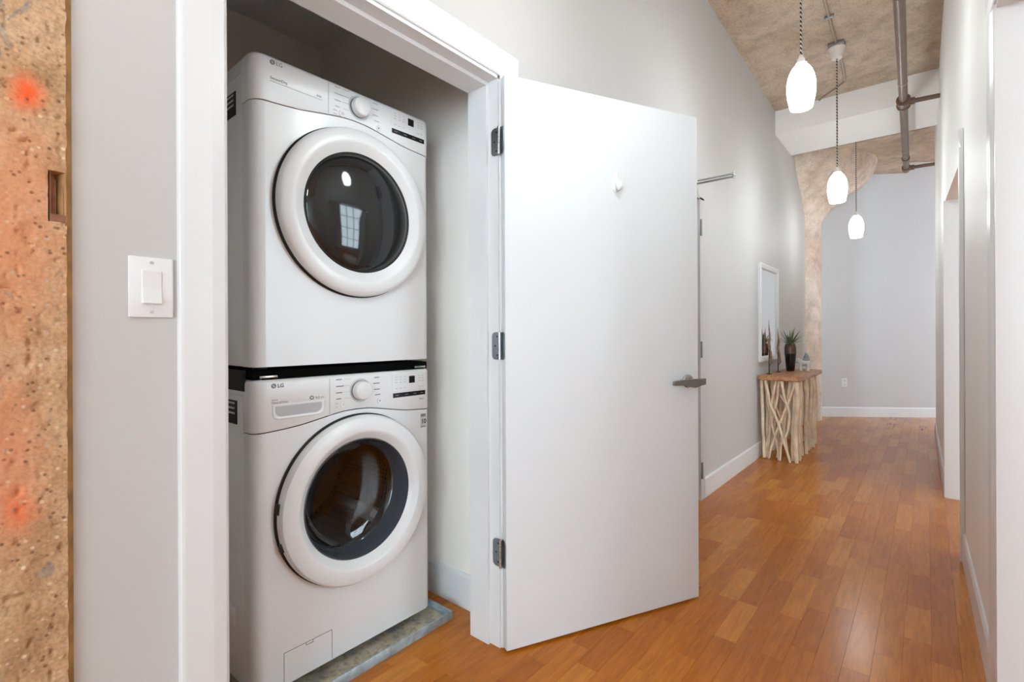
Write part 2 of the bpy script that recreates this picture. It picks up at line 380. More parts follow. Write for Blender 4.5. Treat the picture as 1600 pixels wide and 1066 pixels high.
# closet inside
tag(obj('wall_closet', boxes((-2.76, -2.64, .2, 1.57, 0, 2.9), (-2.64, XW - WT, 1.45, 1.57, 0, 2.9), (-2.64, XW - WT, .2, .32, 0, 2.9)), 'closet', smooth=0, kind='structure'), 'warm grey inner walls of the laundry closet')
tag(obj('ceiling_closet', box(-2.7, XW - WT, .25, 1.5, 2.76, 2.9), 'trim', smooth=0, kind='structure'), 'flat ceiling inside the laundry closet')
# room behind the camera and daylight windows
def win_wall(name, ax, pos, th, s0, s1, holes, zb, zt, lab):
    bm = bmesh.new(); segs = []
    cur = s0
    for a, b in holes: segs += [(cur, a, 0, ZC), (a, b, 0, zb), (a, b, zt, ZC)]; cur = b
    segs.append((cur, s1, 0, ZC))
    for a, b, z0, z1 in segs:
        if ax == 'x': bx(bm, pos, pos + th, a, b, z0, z1)
        else: bx(bm, a, b, pos, pos + th, z0, z1)
    tag(obj(name, bm, 'wall_white', smooth=0, kind='structure'), lab)
WN = 0
def window(ax, pos, a, b, z0, z1, nx, nz):
    global WN; WN += 1
    t = thing(f'window_{WN}', (pos, (a + b) / 2, z0) if ax == 'x' else ((a + b) / 2, pos, z0), kind='structure')
    bm = bmesh.new(); fr = bmesh.new()
    def bar(bm, s0, s1, w0, w1, d):
        if ax == 'x': bx(bm, pos - d, pos + d, s0, s1, w0, w1)
        else: bx(bm, s0, s1, pos - d, pos + d, w0, w1)
    for s in (a, b - .06): bar(fr, s, s + .06, z0, z1, .04)
    for z in (z0, z1 - .06): bar(fr, a + .06, b - .06, z, z + .06, .04)
    obj('window_frame', fr, 'window_metal', t, smooth=0)
    for i in range(1, nx): s = a + (b - a) * i / nx; obj('mullion', (bar(bm := bmesh.new(), s - .018, s + .018, z0 + .06, z1 - .06, .02), bm)[1], 'window_metal', t, smooth=0)
    for i in range(1, nz): z = z0 + (z1 - z0) * i / nz; obj('glazing_bar', (bar(bm := bmesh.new(), a + .06, b - .06, z - .015, z + .015, .015), bm)[1], 'window_metal', t, smooth=0)
hb = [(.1, 1.9), (2.1, 3.8)]
win_wall('wall_back', 'y', -4.55, .15, -3.6, 4.1, hb, .2, 3.3, 'window wall of the room before the hall')
for a, b in hb: window('y', -4.47, a, b, .2, 3.3, 3, 5)
he = [(2.5, 4.0), (6.6, 8.0)]
win_wall('wall_right_outer', 'x', 4.0, .15, -4.6, 11.5, he, .5, 3.2, 'outer window wall of the side rooms')
for a, b in he: window('x', 4.07, a, b, .5, 3.2, 3, 4)
tag(obj('wall_left_outer', boxes((-3.6, -3.45, -4.6, -.28, 0, ZC), (-3.45, -1.75, -.43, -.28, 0, ZC)), 'wall_white', smooth=0, kind='structure'), 'side wall of the room before the hall')
tag(obj('wall_end_outer', box(-3.6, 4.1, 11.35, 11.5, 0, ZC), 'wall_white', smooth=0, kind='structure'), 'end wall behind the angled wall')
# ceiling slab
bm = bmesh.new(); ys = [-4.6, 3.6, 5.7, 11.5]
lo = [[bm.verts.new((x, y, ceil_z(y))) for x in (-3.6, 4.1)] for y in ys]; hi = [[bm.verts.new((x, y, 3.85)) for x in (-3.6, 4.1)] for y in ys]
for i in range(3):
    bm.faces.new((lo[i][0], lo[i][1], lo[i + 1][1], lo[i + 1][0])); bm.faces.new((hi[i][0], hi[i][1], hi[i + 1][1], hi[i + 1][0]))
    for k in (0, 1): bm.faces.new((lo[i][k], lo[i + 1][k], hi[i + 1][k], hi[i][k]))
bm.faces.new(lo[0] + hi[0][::-1]); bm.faces.new(lo[-1] + hi[-1][::-1])
tag(obj('ceiling', bm, 'ceiling', smooth=0, kind='structure'), 'raw brown concrete slab ceiling over the hall')
tag(obj('ceiling_beam', box(XW - .05, 4.0, 5.65, 6.435, 3.19, 3.6), 'beam', smooth=0, kind='structure'), 'wide white boxed beam crossing the hall ceiling')
bm = bmesh.new(); prism(bm, [(-2.4, 6.76), (-.094, 6.76), (-.185, 8.40), (-.2, 8.7), (-2.4, 8.7)], 3.285, 3.6)
tag(obj('ceiling_drop_panel', bm, 'ceiling', smooth=0, kind='structure'), 'thick concrete drop panel above the mushroom column')
# mushroom column
prof = [(.35, 0), (.35, 2.56), (.365, 2.62), (.41, 2.69), (.47, 2.75), (.56, 2.84), (.70, 2.95), (.82, 3.03), (.88, 3.10), (.93, 3.19), (.95, 3.29)]
tag(obj('column_mushroom', lathe(bmesh.new(), prof, (-1.405, 7.545, 0), 'z', 72, True), 'col_far', kind='structure'), 'round bare concrete column flaring into the ceiling')
# near concrete column, worn aggregate face with an anchor slot
bm = bmesh.new(); XC = -1.178
ysn = [-.43, -.3, -.2, -.1, 0, .03, .05] + [.05 + .0022 * k for k in range(1, 52)]; ymax = ysn[-1]
zsn = [0, .15, .3, .42] + [.42 + .0045 * k for k in range(1, 330)] + [2.0, 2.3, 2.7, 3.1, 3.54]
def slot(y, z):
    a, b = abs(y - .1505) / .0105, abs(z - 1.388) / .044
    return a < 1 and b < 1
rows = []
for z in zsn:
    r = []
    for y in ysn:
        p = Vector((y * 1, z * 1, 0)); d = 0
        if .05 < y and .42 < z < 1.91:
            d = .0022 * noise.noise(p * 34) + .0012 * noise.noise(p * 130)
            k = noise.noise(p * 75 + Vector((9, 3, 1)));  d -= .004 * max(0, k - .34) / .3
            k = noise.noise(p * 22 + Vector((1, 7, 4)));  d -= .004 * max(0, k - .4) / .3
        if slot(y, z): d = -.02
        r.append(bm.verts.new((XC + d, y + (.0016 * noise.noise(Vector((0, z * 40, 3))) if y == ymax else 0), z)))
    rows.append(r)
for A, B in zip(rows, rows[1:]):
    for k in range(len(A) - 1): bm.faces.new((A[k], A[k + 1], B[k + 1], B[k]))
col = thing('column_concrete', (-1.5, -.1, 0), 'worn tan concrete column with orange spray paint beside the light switch', kind='structure')
obj('column_face', bm, 'col_near', col, smooth=60)
bm = bmesh.new(); e0 = [r[-1].co.copy() for r in rows] if False else None
prism(bm, [(XC - .001, ymax - .0005), (XC - .016, ymax + .0125), (XC - .05, ymax + .0125), (-1.8, ymax + .0125), (-1.8, -.43), (XC - .03, -.43), (XC - .03, ymax - .02)], 0, 3.54)
obj('column_body', bm, 'col_edge', col, smooth=0)
an = obj('anchor_channel', boxes((XC - .024, XC - .004, .140, .1425, 1.345, 1.432), (XC - .024, XC - .004, .1585, .161, 1.345, 1.41), (XC - .024, XC - .001, .140, .161, 1.343, 1.356), (XC - .022, XC - .012, .1425, .150, 1.356, 1.42)), 'anchor', col, smooth=0)
tag(an, 'rusty metal channel set in a slot of the concrete')

# ------------------------------------------------------------------ trim
def base_left(name, y0, y1, lab):
    pr = [(0, 0), (.012, 0), (.012, .128), (.006, .14), (0, .14)]
    tag(obj(name, extr(bmesh.new(), pr, lambda p, q, s: (XW + p, s, q), y0, y1), 'trim', smooth=0, kind='structure'), lab)
base_left('baseboard_left', 3.475, 7.28, 'white baseboard along the hall wall behind the console table')
tag(obj('baseboard_closet', extr(bmesh.new(), [(0, 0), (.014, 0), (.014, .13), (.007, .142), (0, .142)], lambda p, q, s: (s, 1.45 - p, q), -2.64, XW - WT), 'trim', smooth=0, kind='structure'), 'white baseboard inside the laundry closet')
tag(obj('baseboard_far', extr(bmesh.new(), [(0, 0), (.012, 0), (.012, .118), (.006, .13), (0, .13)], lambda p, q, s: far(s, p - .012, q), -.5, 4.9), 'trim', smooth=0, kind='structure'), 'white baseboard along the angled end wall')
def base_right(name, ya, yb, fx, lab):
    a, b = fx(ya), fx(yb)
    tag(obj(name, extr(bmesh.new(), [(0, 0), (.012, 0), (.012, .128), (.006, .14), (0, .14)], lambda p, q, s: (fx(s) - p, s, q), ya, yb), 'trim', smooth=0, kind='structure'), lab)
base_right('baseboard_right', 2.10, 3.31, rx, 'white baseboard between the two doorways opposite the closet')
base_right('baseboard_right_far', 4.535, 7.2, lambda y: .100 - .025 * (y - 4.53) / 2.67, 'white baseboard of the hall wall beyond the far doorway')
# closet frame: casing, jamb and stop
CP = [(0, 0), (0, .007), (.004, .010), (.030, .0155), (.084, .0185), (.090, .0175), (.092, .015), (.092, 0)]   # p away from the opening, q out of the wall
tr = thing('trim_1', (XW, Y0, 0), 'white moulded casing and jamb around the laundry closet opening', kind='structure')
obj('casing', extr(bmesh.new(), CP, lambda p, q, s: (XW + q, Y0 - .005 - p, s), 0, ZO), 'trim', tr, smooth=0)
obj('casing', extr(bmesh.new(), CP, lambda p, q, s: (XW + q, Y1 + .008 + p, s), 0, ZO), 'trim', tr, smooth=0)
obj('casing_head', extr(bmesh.new(), CP, lambda p, q, s: (XW + q, s, ZO + p), Y0 - .097, Y1 + .100), 'trim', tr, smooth=0)
obj('jamb', box(XW - WT - .002, XW + .001, Y0 - .02, Y0, 0, ZO), 'trim', tr, smooth=0)
obj('jamb', box(XW - WT - .002, XW + .001, Y1, Y1 + .02, 0, ZO), 'trim', tr, smooth=0)
obj('jamb_head', box(XW - WT - .002, XW + .001, Y0 - .02, Y1 + .02, ZO - .012, ZO + .01), 'trim', tr, smooth=0)
obj('door_stop', box(XW - WT - .002, XW - .046, Y1 - .012, Y1 + .001, 0, ZO - .012), 'trim', tr, smooth=0)
obj('door_stop', box(XW - WT - .002, XW - .046, Y0 - .001, Y0 + .004, 0, ZO - .012), 'trim', tr, smooth=0)
obj('stop_head', box(XW - WT - .002, XW - .046, Y0, Y1 - .012, ZO - .026, ZO - .012), 'trim', tr, smooth=0)
# far right doorway casing and near right doorway casing
tr = thing('trim_2', (rx(3.4), 3.4, 0), 'white casing of the doorway farther down the hall', kind='structure')
obj('casing', extr(bmesh.new(), CP, lambda p, q, s: (rx(3.4) - q, 3.40 - .0 - p, s), 0, 2.06), 'trim', tr, smooth=0)
obj('casing_head', extr(bmesh.new(), CP, lambda p, q, s: (rx(3.4) - .0337 * (s - 3.4) * (s > 3.4) - q, s, 2.06 + p), 3.308, 3.40), 'trim', tr, smooth=0)
obj('jamb', box(.09, .262, 4.515, 4.531, 0, 2.045), 'trim', tr, smooth=0)
tr = thing('trim_3', (rx(2.0), 2.0, 0), 'white glossy casing of the doorway facing the washer', kind='structure')
obj('casing', extr(bmesh.new(), CP, lambda p, q, s: (rx(2.0) - q, 2.005 + p, s), 0, 2.085), 'trim', tr, smooth=0)
obj('casing_head', extr(bmesh.new(), CP, lambda p, q, s: (.158 - q, s, 2.085 + p), 1.0, 2.097), 'trim', tr, smooth=0)
obj('jamb', box(.152, .302, 1.985, 2.001, 0, 2.085), 'trim', tr, smooth=0)
obj('jamb_head', box(.156, .302, 1.1, 2.0, 2.073, 2.088), 'trim', tr, smooth=0)

# ------------------------------------------------------------------ closet door (open, folded back)
HA, HB = Vector((-1.148, 1.328)), Vector((-.752, 2.134)); du = (HB - HA).normalized(); dn = Vector((du.y, -du.x)); DL = (HB - HA).length
def dr(u, off, z): p = HA + du * u + dn * off; return (p.x, p.y, z)
door = thing('door_1', (HA.x, HA.y, 0), 'open white flush closet door with steel lever handle', kind='structure')
def dbox(u0, u1, o0, o1, z0, z1, bev=0):
    bm = bmesh.new(); bx(bm, u0, u1, o0, o1, z0, z1, bev)
    for v in bm.verts: v.co = Vector(dr(v.co.x, v.co.y, v.co.z))
    return bm
obj('door_leaf', dbox(0, DL, -.035, 0, .009, 2.068, .0025), 'door', door, smooth=30)
def hinge_leaf(bm, u0, u1, z0, z1, mapf, cut):
    n = 6; pts = []
    w = u1 - u0; r = min(.016, w * .7)
    pts = [(u0, z0), (u1 - r, z0)] + [(u1 - r + r * math.sin(a), z0 + r - r * math.cos(a)) for a in [math.pi / 2 * k / n for k in range(1, n)]] + [(u1, z0 + r), (u1, z1 - r)] + \
          [(u1 - r + r * math.cos(a), z1 - r + r * math.sin(a)) for a in [math.pi / 2 * k / n for k in range(1, n)]] + [(u1 - r, z1), (u0, z1)]
    a = [bm.verts.new(mapf(p, 0, q)) for p, q in pts]; b = [bm.verts.new(mapf(p, .0025, q)) for p, q in pts]
    bm.faces.new(a); bm.faces.new(b)
    for i in range(len(pts)): bm.faces.new((a[i], a[(i + 1) % len(pts)], b[(i + 1) % len(pts)], b[i]))
PIN = Vector((-1.177, 1.329))
for zc in (1.84, 1.098, .347):
    bm = bmesh.new()
    hinge_leaf(bm, 0, .040, zc - .05, zc + .05, lambda p, q, z: (XW + .010 - p, Y1 - .0002 - q, z), 0)
    h = obj('hinge', bm, 'zinc', door)
    bm = bmesh.new(); hinge_leaf(bm, 0, .026, zc - .05, zc + .05, lambda p, q, z: dr(-q, -.031 + p, z), 0); obj('hinge_leaf', bm, 'zinc', h)
    bm = bmesh.new()
    for k in range(5):
        z0 = zc - .05 + .02 * k; lathe(bm, [(.001, z0 + .0005), (.0058, z0 + .0005), (.0058, z0 + .0195), (.001, z0 + .0195)], (PIN.x, PIN.y, 0), 'z', 14)
    obj('hinge_knuckle', bm, 'chrome', h)
    for (p, z) in ((.014, zc + .034), (.024, zc), (.014, zc - .034)):
        obj('screw', lathe(bmesh.new(), [(.0001, .0034), (.0034, .0032), (.0036, .002)], (0, 0, 0), 'x', 12), 'dark_plastic', h)
        s = h.children[-1]; me = s.data
        for v in me.vertices:
            c = v.co + wl(h); d, a, b = c.x, c.y, c.z
            v.co = Vector((XW + .010 - p + a, Y1 - d, z + b)) - wl(h)
# lever handle on the visible face
zc = .938; uc = .838
def dl(prof, u, z, n=32):
    bm = lathe(bmesh.new(), prof, (0, 0, 0), 'x', n, True)
    for v in bm.verts: d, a, b = v.co; v.co = Vector(dr(u + a, d, z + b))
    return bm
lv = obj('lever_handle', dl([(.028, 0), (.028, .006), (.025, .009), (.012, .010), (.011, .045)], uc, zc), 'chrome', door)
bm = bmesh.new()
prof = [(-.014, .020), (-.012, .0125), (.02, .0125), (.05, .011), (.108, .0105), (.112, .007), (.112, -.009), (.105, -.012), (.05, -.0125), (.03, -.017), (.012, -.023), (0, -.025), (-.012, -.021), (-.03, -.013), (-.05, -.012), (-.05, .012)]
pr = [(-.055, .013), (.060, .012), (.112, .008), (.116, .004), (.116, -.008), (.112, -.0105), (.055, -.012), (.035, -.015), (.02, -.021), (.005, -.024), (-.01, -.022), (-.025, -.015), (-.055, -.013)]
a = [bm.verts.new(dr(uc - p + .0, .040, zc + q)) for p, q in pr]; b = [bm.verts.new(dr(uc - p, .052, zc + q)) for p, q in pr]
bm.faces.new(a); bm.faces.new(b)
for i in range(len(pr)): bm.faces.new((a[i], a[(i + 1) % len(pr)], b[(i + 1) % len(pr)], b[i]))
bmesh.ops.bevel(bm, geom=list(bm.edges), offset=.0015, segments=1, affect='EDGES')
obj('lever', bm, 'nickel', lv)
obj('latch_plate', dbox(DL - .001, DL + .001, -.03, -.005, zc - .03, zc + .03), 'nickel', door, smooth=0)
# adhesive hook on the door
hk = thing('adhesive_hook', dr(.479, .001, 1.738), 'small white plastic oval hook stuck on the open door', 'hook')
def blob(u, z, ru, rz, rd, off=0):
    bm = bmesh.new(); bmesh.ops.create_uvsphere(bm, u_segments=20, v_segments=12, radius=1)
    for v in bm.verts: v.co = Vector(dr(u + v.co.x * ru, off + max(0, v.co.y) * rd + min(0, v.co.y) * .001, z + v.co.z * rz))
    return bm
obj('hook_base', blob(.475, 1.738, .021, .042, .007, .0005), 'plastic', hk)
bm = bmesh.new(); pts = [dr(.478, .004, 1.742), dr(.480, .012, 1.728), dr(.480, .019, 1.714), dr(.480, .025, 1.712), dr(.480, .029, 1.722), dr(.480, .030, 1.735)]
tube(bm, spline(pts, 5), [.013 - .006 * k / 25 for k in range(26)], 10); obj('hook_arm', bm, 'plastic', hk)

# ------------------------------------------------------------------ second door in the left wall
d2 = thing('door_2', (XW, D2b, 0), 'closed door behind the open closet door', kind='structure')
obj('door_leaf', box(XW - .045, XW - .002, D2a + .012, D2b - .006, .01, 2.055), 'wall', d2, smooth=0)
obj('door_frame', boxes((XW - WT, XW + .012, D2b - .003, D2b + .075, 0, 2.07), (XW - WT, XW + .012, D2a - .075, D2a + .008, 0, 2.07), (XW - WT, XW + .012, D2a - .075, D2b + .075, 2.058, 2.11)), 'wall', d2, smooth=0)
for zc in (1.862, 1.03, .205):
    bm = bmesh.new(); bx(bm, XW + .010, XW + .0135, D2b - .002, D2b + .03, zc - .055, zc + .055)
    lathe(bm, [(.001, zc - .055), (.007, zc - .055), (.007, zc + .055), (.001, zc + .055)], (XW + .018, D2b + .004, 0), 'z', 12); obj('hinge', bm, 'nickel', d2)
cl = thing('door_closer', (XW, 3.25, 2.13), 'slim steel door closer arm reaching out above the second door', 'door closer')
obj('closer_body', box(XW + .012, XW + .06, 2.85, 3.12, 2.112, 2.17, .006), 'nickel', cl)
a1 = obj('closer_arm', box(XW + .03, -.925, 3.29, 3.315, 2.150, 2.158, .002), 'chrome', cl)
a2 = obj('closer_forearm', box(XW + .005, -.925, 3.293, 3.312, 2.132, 2.140, .002), 'nickel', cl)
obj('closer_bracket', box(XW + .011, XW + .05, 3.10, 3.20, 2.10, 2.16, .003), 'nickel', cl)
obj('elbow_pin', lathe(bmesh.new(), [(.001, 2.126), (.009, 2.126), (.009, 2.163), (.001, 2.163)], (-.934, 3.3025, 0), 'z', 16), 'chrome', cl)

# ------------------------------------------------------------------ washer and dryer
MW, MY, XF, MR = .686, .630, -1.54, .036
MC = .980                                                     # door axis
def curve(y, base):   # lower edge of the control panel
    t = abs(y - .975)
    K = [(0, .881), (.05, .879), (.10, .871), (.165, .859), (.2, .853), (.25, .848), (.36, .841)]
    for (a, va), (b, vb) in zip(K, K[1:]):
        if t <= b: return base + va + (vb - va) * (t - a) / (b - a)
    return base + K[-1][1]
def front_path(nmid=40, back=.075):
    P = [(MY, -back, -1, 0), (MY, -MR - .0001, -1, 0)]
    for k in range(0, 9):
        a = math.pi / 2 * k / 8; P.append((MY + MR - MR * math.cos(a), -MR + MR * math.sin(a), -math.cos(a), math.sin(a)))
    for k in range(1, nmid): P.append((MY + MR + (MW - 2 * MR) * k / nmid, 0, 0, 1))
    for k in range(0, 9):
        a = math.pi / 2 * (1 - k / 8); P.append((MY + MW - MR + MR * math.cos(a), -MR + MR * math.sin(a), math.cos(a), math.sin(a)))
    P += [(MY + MW, -MR - .0001, 1, 0), (MY + MW, -back, 1, 0)]
    return P
def on_front(p, q, d=0.0): return (XF + d, p, q)
def ftext(body, y, z, size, mat, parent, bold=False, d=.0036, name='lettering', sx=1.0):
    return obj(name, text_bm(body, size, lambda a, b, c: (XF + d + c, y + a * sx, z + b), bold), mat, parent, smooth=0)
def fbox(y0, y1, z0, z1, d0=.002, d1=.0034): return box(XF + d0, XF + d1, y0, y1, z0, z1)

def machine(name, z0, z1, cb, dz, label, cat, is_washer):
    t = thing(name, (XF - .35, MY + MW / 2, z0), label, cat)
    # cabinet: sides, back, bottom, lid
    bm = bmesh.new(); bx(bm, XF - .75, XF - .078, MY + .001, MY + MW - .001, z0 + .012, z1 - .004, .004)
    # leave the inside hollow towards the door: the box front lies behind the hole, so open it
    for f in [f for f in bm.faces if f.normal.x > .9]: bm.faces.remove(f)
    obj('cabinet', bm, 'enamel', t)
    # control panel, wrapped round both front corners
    P = front_path(); gp = .003
    bm = bmesh.new(); rows = []
    for (o, f) in ((-.006, 'lo'), (.0005, 'lo'), (.0022, 'lo2'), (.0022, .016), (.0012, .009), (-.002, .004), (-.008, .001), (-.016, 0)):
        r = []
        for (y, d, ny, nd) in P:
            z = curve(y, cb) if f == 'lo' else curve(y, cb) + .0025 if f == 'lo2' else z1 - f
            r.append(bm.verts.new((XF + d + nd * o, y + ny * o, z)))
        rows.append(r)
    for A, B in zip(rows, rows[1:]):
        for k in range(len(A) - 1): bm.faces.new((A[k], A[k + 1], B[k + 1], B[k]))
    bm.faces.new(rows[-1])
    cp = obj('control_panel', bm, 'plastic', t, smooth=40)
    # lower front panel with the round opening
    bm = bmesh.new(); zt = lambda y: curve(y, cb) - gp
    LP = [p for p in P if p[0] <= MY + MR + 1e-6]; RP = [p for p in P if p[0] >= MY + MW - MR - 1e-6]
    for Q in (LP, RP):
        r0 = [bm.verts.new((XF + d, y, z0 + .012)) for (y, d, a, b) in Q]; r1 = [bm.verts.new((XF + d, y, zt(y))) for (y, d, a, b) in Q]
        for k in range(len(Q) - 1): bm.faces.new((r0[k], r0[k + 1], r1[k + 1], r1[k]))
    ya, yb, za = MY + MR, MY + MW - MR, z0 + .012; cy, cz, HR = MC, dz, .262
    angs = sorted([2 * math.pi * k / 120 for k in range(120)] + [math.atan2(q - cz, p - cy) % (2 * math.pi) for p, q in ((ya, za), (yb, za), (ya, zt(ya)), (yb, zt(yb)))])
    inn, out, mid = [], [], []
    for a in angs:
        ca, sa = math.cos(a), math.sin(a); T = 9
        if ca > 1e-9: T = min(T, (yb - cy) / ca)
        if ca < -1e-9: T = min(T, (ya - cy) / ca)
        if sa < -1e-9: T = min(T, (za - cz) / sa)
        if sa > 0:
            lo_, hi_ = 0, T
            if cz + hi_ * sa > zt(cy + hi_ * ca):
                for _ in range(40):
                    m_ = (lo_ + hi_) / 2
                    if cz + m_ * sa > zt(cy + m_ * ca): hi_ = m_
                    else: lo_ = m_
                T = lo_
        inn.append(bm.verts.new((XF, cy + HR * ca, cz + HR * sa))); out.append(bm.verts.new((XF, cy + T * ca, cz + T * sa))); mid.append(bm.verts.new((XF - .05, cy + HR * ca, cz + HR * sa)))
    n = len(angs)
    for k in range(n):
        bm.faces.new((inn[k], inn[(k + 1) % n], out[(k + 1) % n], out[k])); bm.faces.new((inn[k], inn[(k + 1) % n], mid[(k + 1) % n], mid[k]))
    fp = obj('front_panel', bm, 'enamel', t, smooth=40)
    # door: dark ring painting in gap shade and gasket line, then ring, glass
    obj('door_gap_shade', lathe(bmesh.new(), [(.255, -.004), (.294, -.0005), (.2945, .004), (.288, .010), (.255, .010)], (XF, MC, dz), 'x', 96), 'dark_plastic', t)
    if is_washer:
        pr_ = [(.280, .006), (.2885, .010), (.2905, .018), (.289, .030), (.283, .039), (.272, .0435), (.240, .0455), (.234, .0445), (.228, .040), (.2125, .024), (.2075, .019), (.2075, .005)]
    else:
        pr_ = [(.280, .006), (.2885, .010), (.2905, .018), (.289, .028), (.283, .036), (.272, .041), (.246, .0455), (.240, .0445), (.233, .041), (.212, .030), (.2065, .027), (.2065, .010)]
    dd = obj('door', lathe(bmesh.new(), pr_, (XF, MC, dz), 'x', 128), 'plastic', t, smooth=30)
    if is_washer:
        obj('bowl_rim', lathe(bmesh.new(), [(.2075, .020), (.2045, .022), (.2025, .018), (.198, -.02), (.1925, -.052), (.190, -.056), (.188, -.052), (.186, -.054)], (XF, MC, dz), 'x', 96), 'bowl_grey', dd, smooth=50)
        obj('glass_bowl', lathe(bmesh.new(), [(.1875, -.052), (.180, -.060), (.15, -.069), (.10, -.076), (.05, -.079), (.001, -.080)], (XF, MC, dz), 'x', 96), 'glass', dd)
        obj('door_gasket', lathe(bmesh.new(), [(.262, -.03), (.225, -.05), (.208, -.085), (.202, -.10), (.21, -.112), (.24, -.115)], (XF, MC, dz), 'x', 96), 'dark_plastic', t)
        dm = obj('drum', lathe(bmesh.new(), [(.205, -.115), (.245, -.13), (.25, -.18), (.25, -.50), (.235, -.52), (.14, -.525), (.13, -.515), (.08, -.515), (.07, -.50), (.001, -.50)], (XF, MC, dz), 'x', 96), 'drum', t)
        for k in range(3):
            a = math.radians(200 + 120 * k); bm = bmesh.new(); rr = []
            for d_, w, h in ((-.135, .018, .01), (-.16, .03, .045), (-.30, .03, .06), (-.46, .03, .045), (-.50, .02, .01)):
                ring = []
                for (s, q) in ((-w, 0), (-w * .55, h * .8), (0, h), (w * .55, h * .8), (w, 0)):
                    r_ = .251 - q; ring.append(bm.verts.new((XF + d_, MC + r_ * math.cos(a) - s * math.sin(a), dz + r_ * math.sin(a) + s * math.cos(a))))
                rr.append(ring)
            for A, B in zip(rr, rr[1:]):
                for i in range(4): bm.faces.new((A[i], A[i + 1], B[i + 1], B[i]))
            obj('drum_lifter', bm, 'plastic_grey', dm)
        obj('drum_hub', lathe(bmesh.new(), [(.05, -.498), (.045, -.485), (.001, -.482)], (XF, MC, dz), 'x', 32), 'steel', dm)
        bm = bmesh.new(); ro, ri = .236, .2185; A_ = [math.radians(-34 + 56 * k / 20) for k in range(21)]
        top = [(bm.verts.new((XF + .0468, MC + ro * math.cos(a), dz + ro * math.sin(a))), bm.verts.new((XF + .0345, MC + ri * math.cos(a), dz + ri * math.sin(a)))) for a in A_]
        for (a, b), (c, d_) in zip(top, top[1:]): bm.faces.new((a, b, d_, c))
        obj('finger_grip', bm, 'grip_pale', dd)
        for zz in (.605, .487):
            obj('hinge_cover', box(XF + .006, XF + .026, MC - math.sqrt(.292 ** 2 - (zz - dz) ** 2) - .001, MC - math.sqrt(.292 ** 2 - (zz - dz) ** 2) + .012, zz - .017, zz + .017, .002), 'dark_plastic', dd)
    else:
        obj('door_glass', lathe(bmesh.new(), [(.2065, .022), (.200, .030), (.18, .039), (.15, .047), (.10, .055), (.05, .0595), (.001, .061)], (XF, MC, dz), 'x', 96), 'black_gloss', dd, smooth=60)
        obj('glass_edge', lathe(bmesh.new(), [(.2075, .020), (.2075, .0285), (.2025, .0305), (.200, .029)], (XF, MC, dz), 'x', 96), 'dark_plastic', dd)
    # control panel furniture
    o = 0.0 if is_washer else 1.0
    obj('panel_joint', fbox(.8725, .8737, curve(.873, cb) + .003, z1 - .012, .0015, .0026), 'seam', cp, smooth=0)
    obj('dial_ring', lathe(bmesh.new(), [(.0415, .0022), (.0420, .0034), (.0395, .0036), (.0385, .0026), (.034, .0024), (.033, .001)], (XF, .990, .944 + o), 'x', 48), 'plastic_grey', cp)
    kb = obj('dial', lathe(bmesh.new(), [(.0335, .002), (.0325, .020), (.0305, .0265), (.0285, .028), (.001, .0285)], (XF, .990, .944 + o), 'x', 48), 'plastic', cp, smooth=50)
    obj('dial_shadow_gap', lathe(bmesh.new(), [(.0345, .0022), (.0345, .007), (.0335, .007)], (XF, .990, .944 + o), 'x', 48), 'seam', kb)
    for (yy, zz, r_) in ((.923, .901, .0115), (1.071, .898, .0105)):
        b_ = obj('button', lathe(bmesh.new(), [(r_, .0022), (r_, .0042), (r_ - .001, .005), (r_ - .0035, .005), (r_ - .0045, .0042), (.001, .0042)], (XF, yy, zz + o), 'x', 32), 'plastic', cp)
        if yy < 1: obj('power_mark', lathe(bmesh.new(), [(.0040, .0045), (.0040, .0048), (.0030, .0048), (.0030, .0045)], (XF, yy, zz + o), 'x', 24), 'print_grey', b_)
        else:
            bm = bmesh.new(); prism(bm, [(-.003, 0), (.0028, 0), (.0028, .0004), (-.003, .0004)], 0, .001); bm.free(); bm = bmesh.new()
            a = [bm.verts.new((XF + .0047, yy + p, zz + o + q)) for p, q in ((-.003, -.0032), (.0032, 0), (-.003, .0032))]; bm.faces.new(a); obj('play_mark', bm, 'dark_plastic', b_, smooth=0)
    obj('button_marks', boxes((XF + .002, XF + .0034, .892, .905, .905 + o, .9075 + o), (XF + .002, XF + .0034, .893, .904, .893 + o, .8955 + o)), 'print_faint', cp, smooth=0)
    for k, (yy, zz, w) in enumerate([(.897, .986, .021), (.897, .963, .028), (.897, .941, .022), (.898, .920, .017), (1.048, .983, .021), (1.044, .962, .026), (1.047, .940, .024), (1.052, .920, .021)]):
        obj('cycle_mark', fbox(yy, yy + w, zz + o, zz + .0032 + o), 'print_grey' if is_washer else 'print_faint', cp, smooth=0)
    for k in range(4):
        obj('cycle_line', fbox(.922 + .003 * abs(k - 1), .950, .987 - .022 * k + o, .988 - .022 * k + o), 'print_faint', cp, smooth=0)
    obj('display_field', fbox(1.127, 1.286, .926 + o, .990 + o, .002, .0030), 'plastic_grey' if False else 'plastic', cp, smooth=0)
    for yy in (1.145, 1.165, 1.185, 1.255, 1.272):
        for zz in (.978, .968, .958, .935): obj('display_mark', fbox(yy - .005, yy + .005, zz + o, zz + .0022 + o, .0030, .0036), 'print_faint', cp, smooth=0)
    obj('display', fbox(1.205, 1.232, .953 + o, .980 + o, .0025, .0042), 'black_gloss', cp, smooth=0)
    tb = obj('touch_strip', fbox(1.130, 1.284, .902 + o, .919 + o, .0025, .0040), 'black_gloss', cp, smooth=0)
    for yy in (1.14, 1.185, 1.225, 1.26): obj('touch_mark', fbox(yy, yy + .014, .909 + o, .9115 + o, .0040, .0044), 'print_grey', tb, smooth=0)
    # maker's mark: ring face with L and G, then the letters
    ly, lz = .6875, (.984 if is_washer else 1.981)
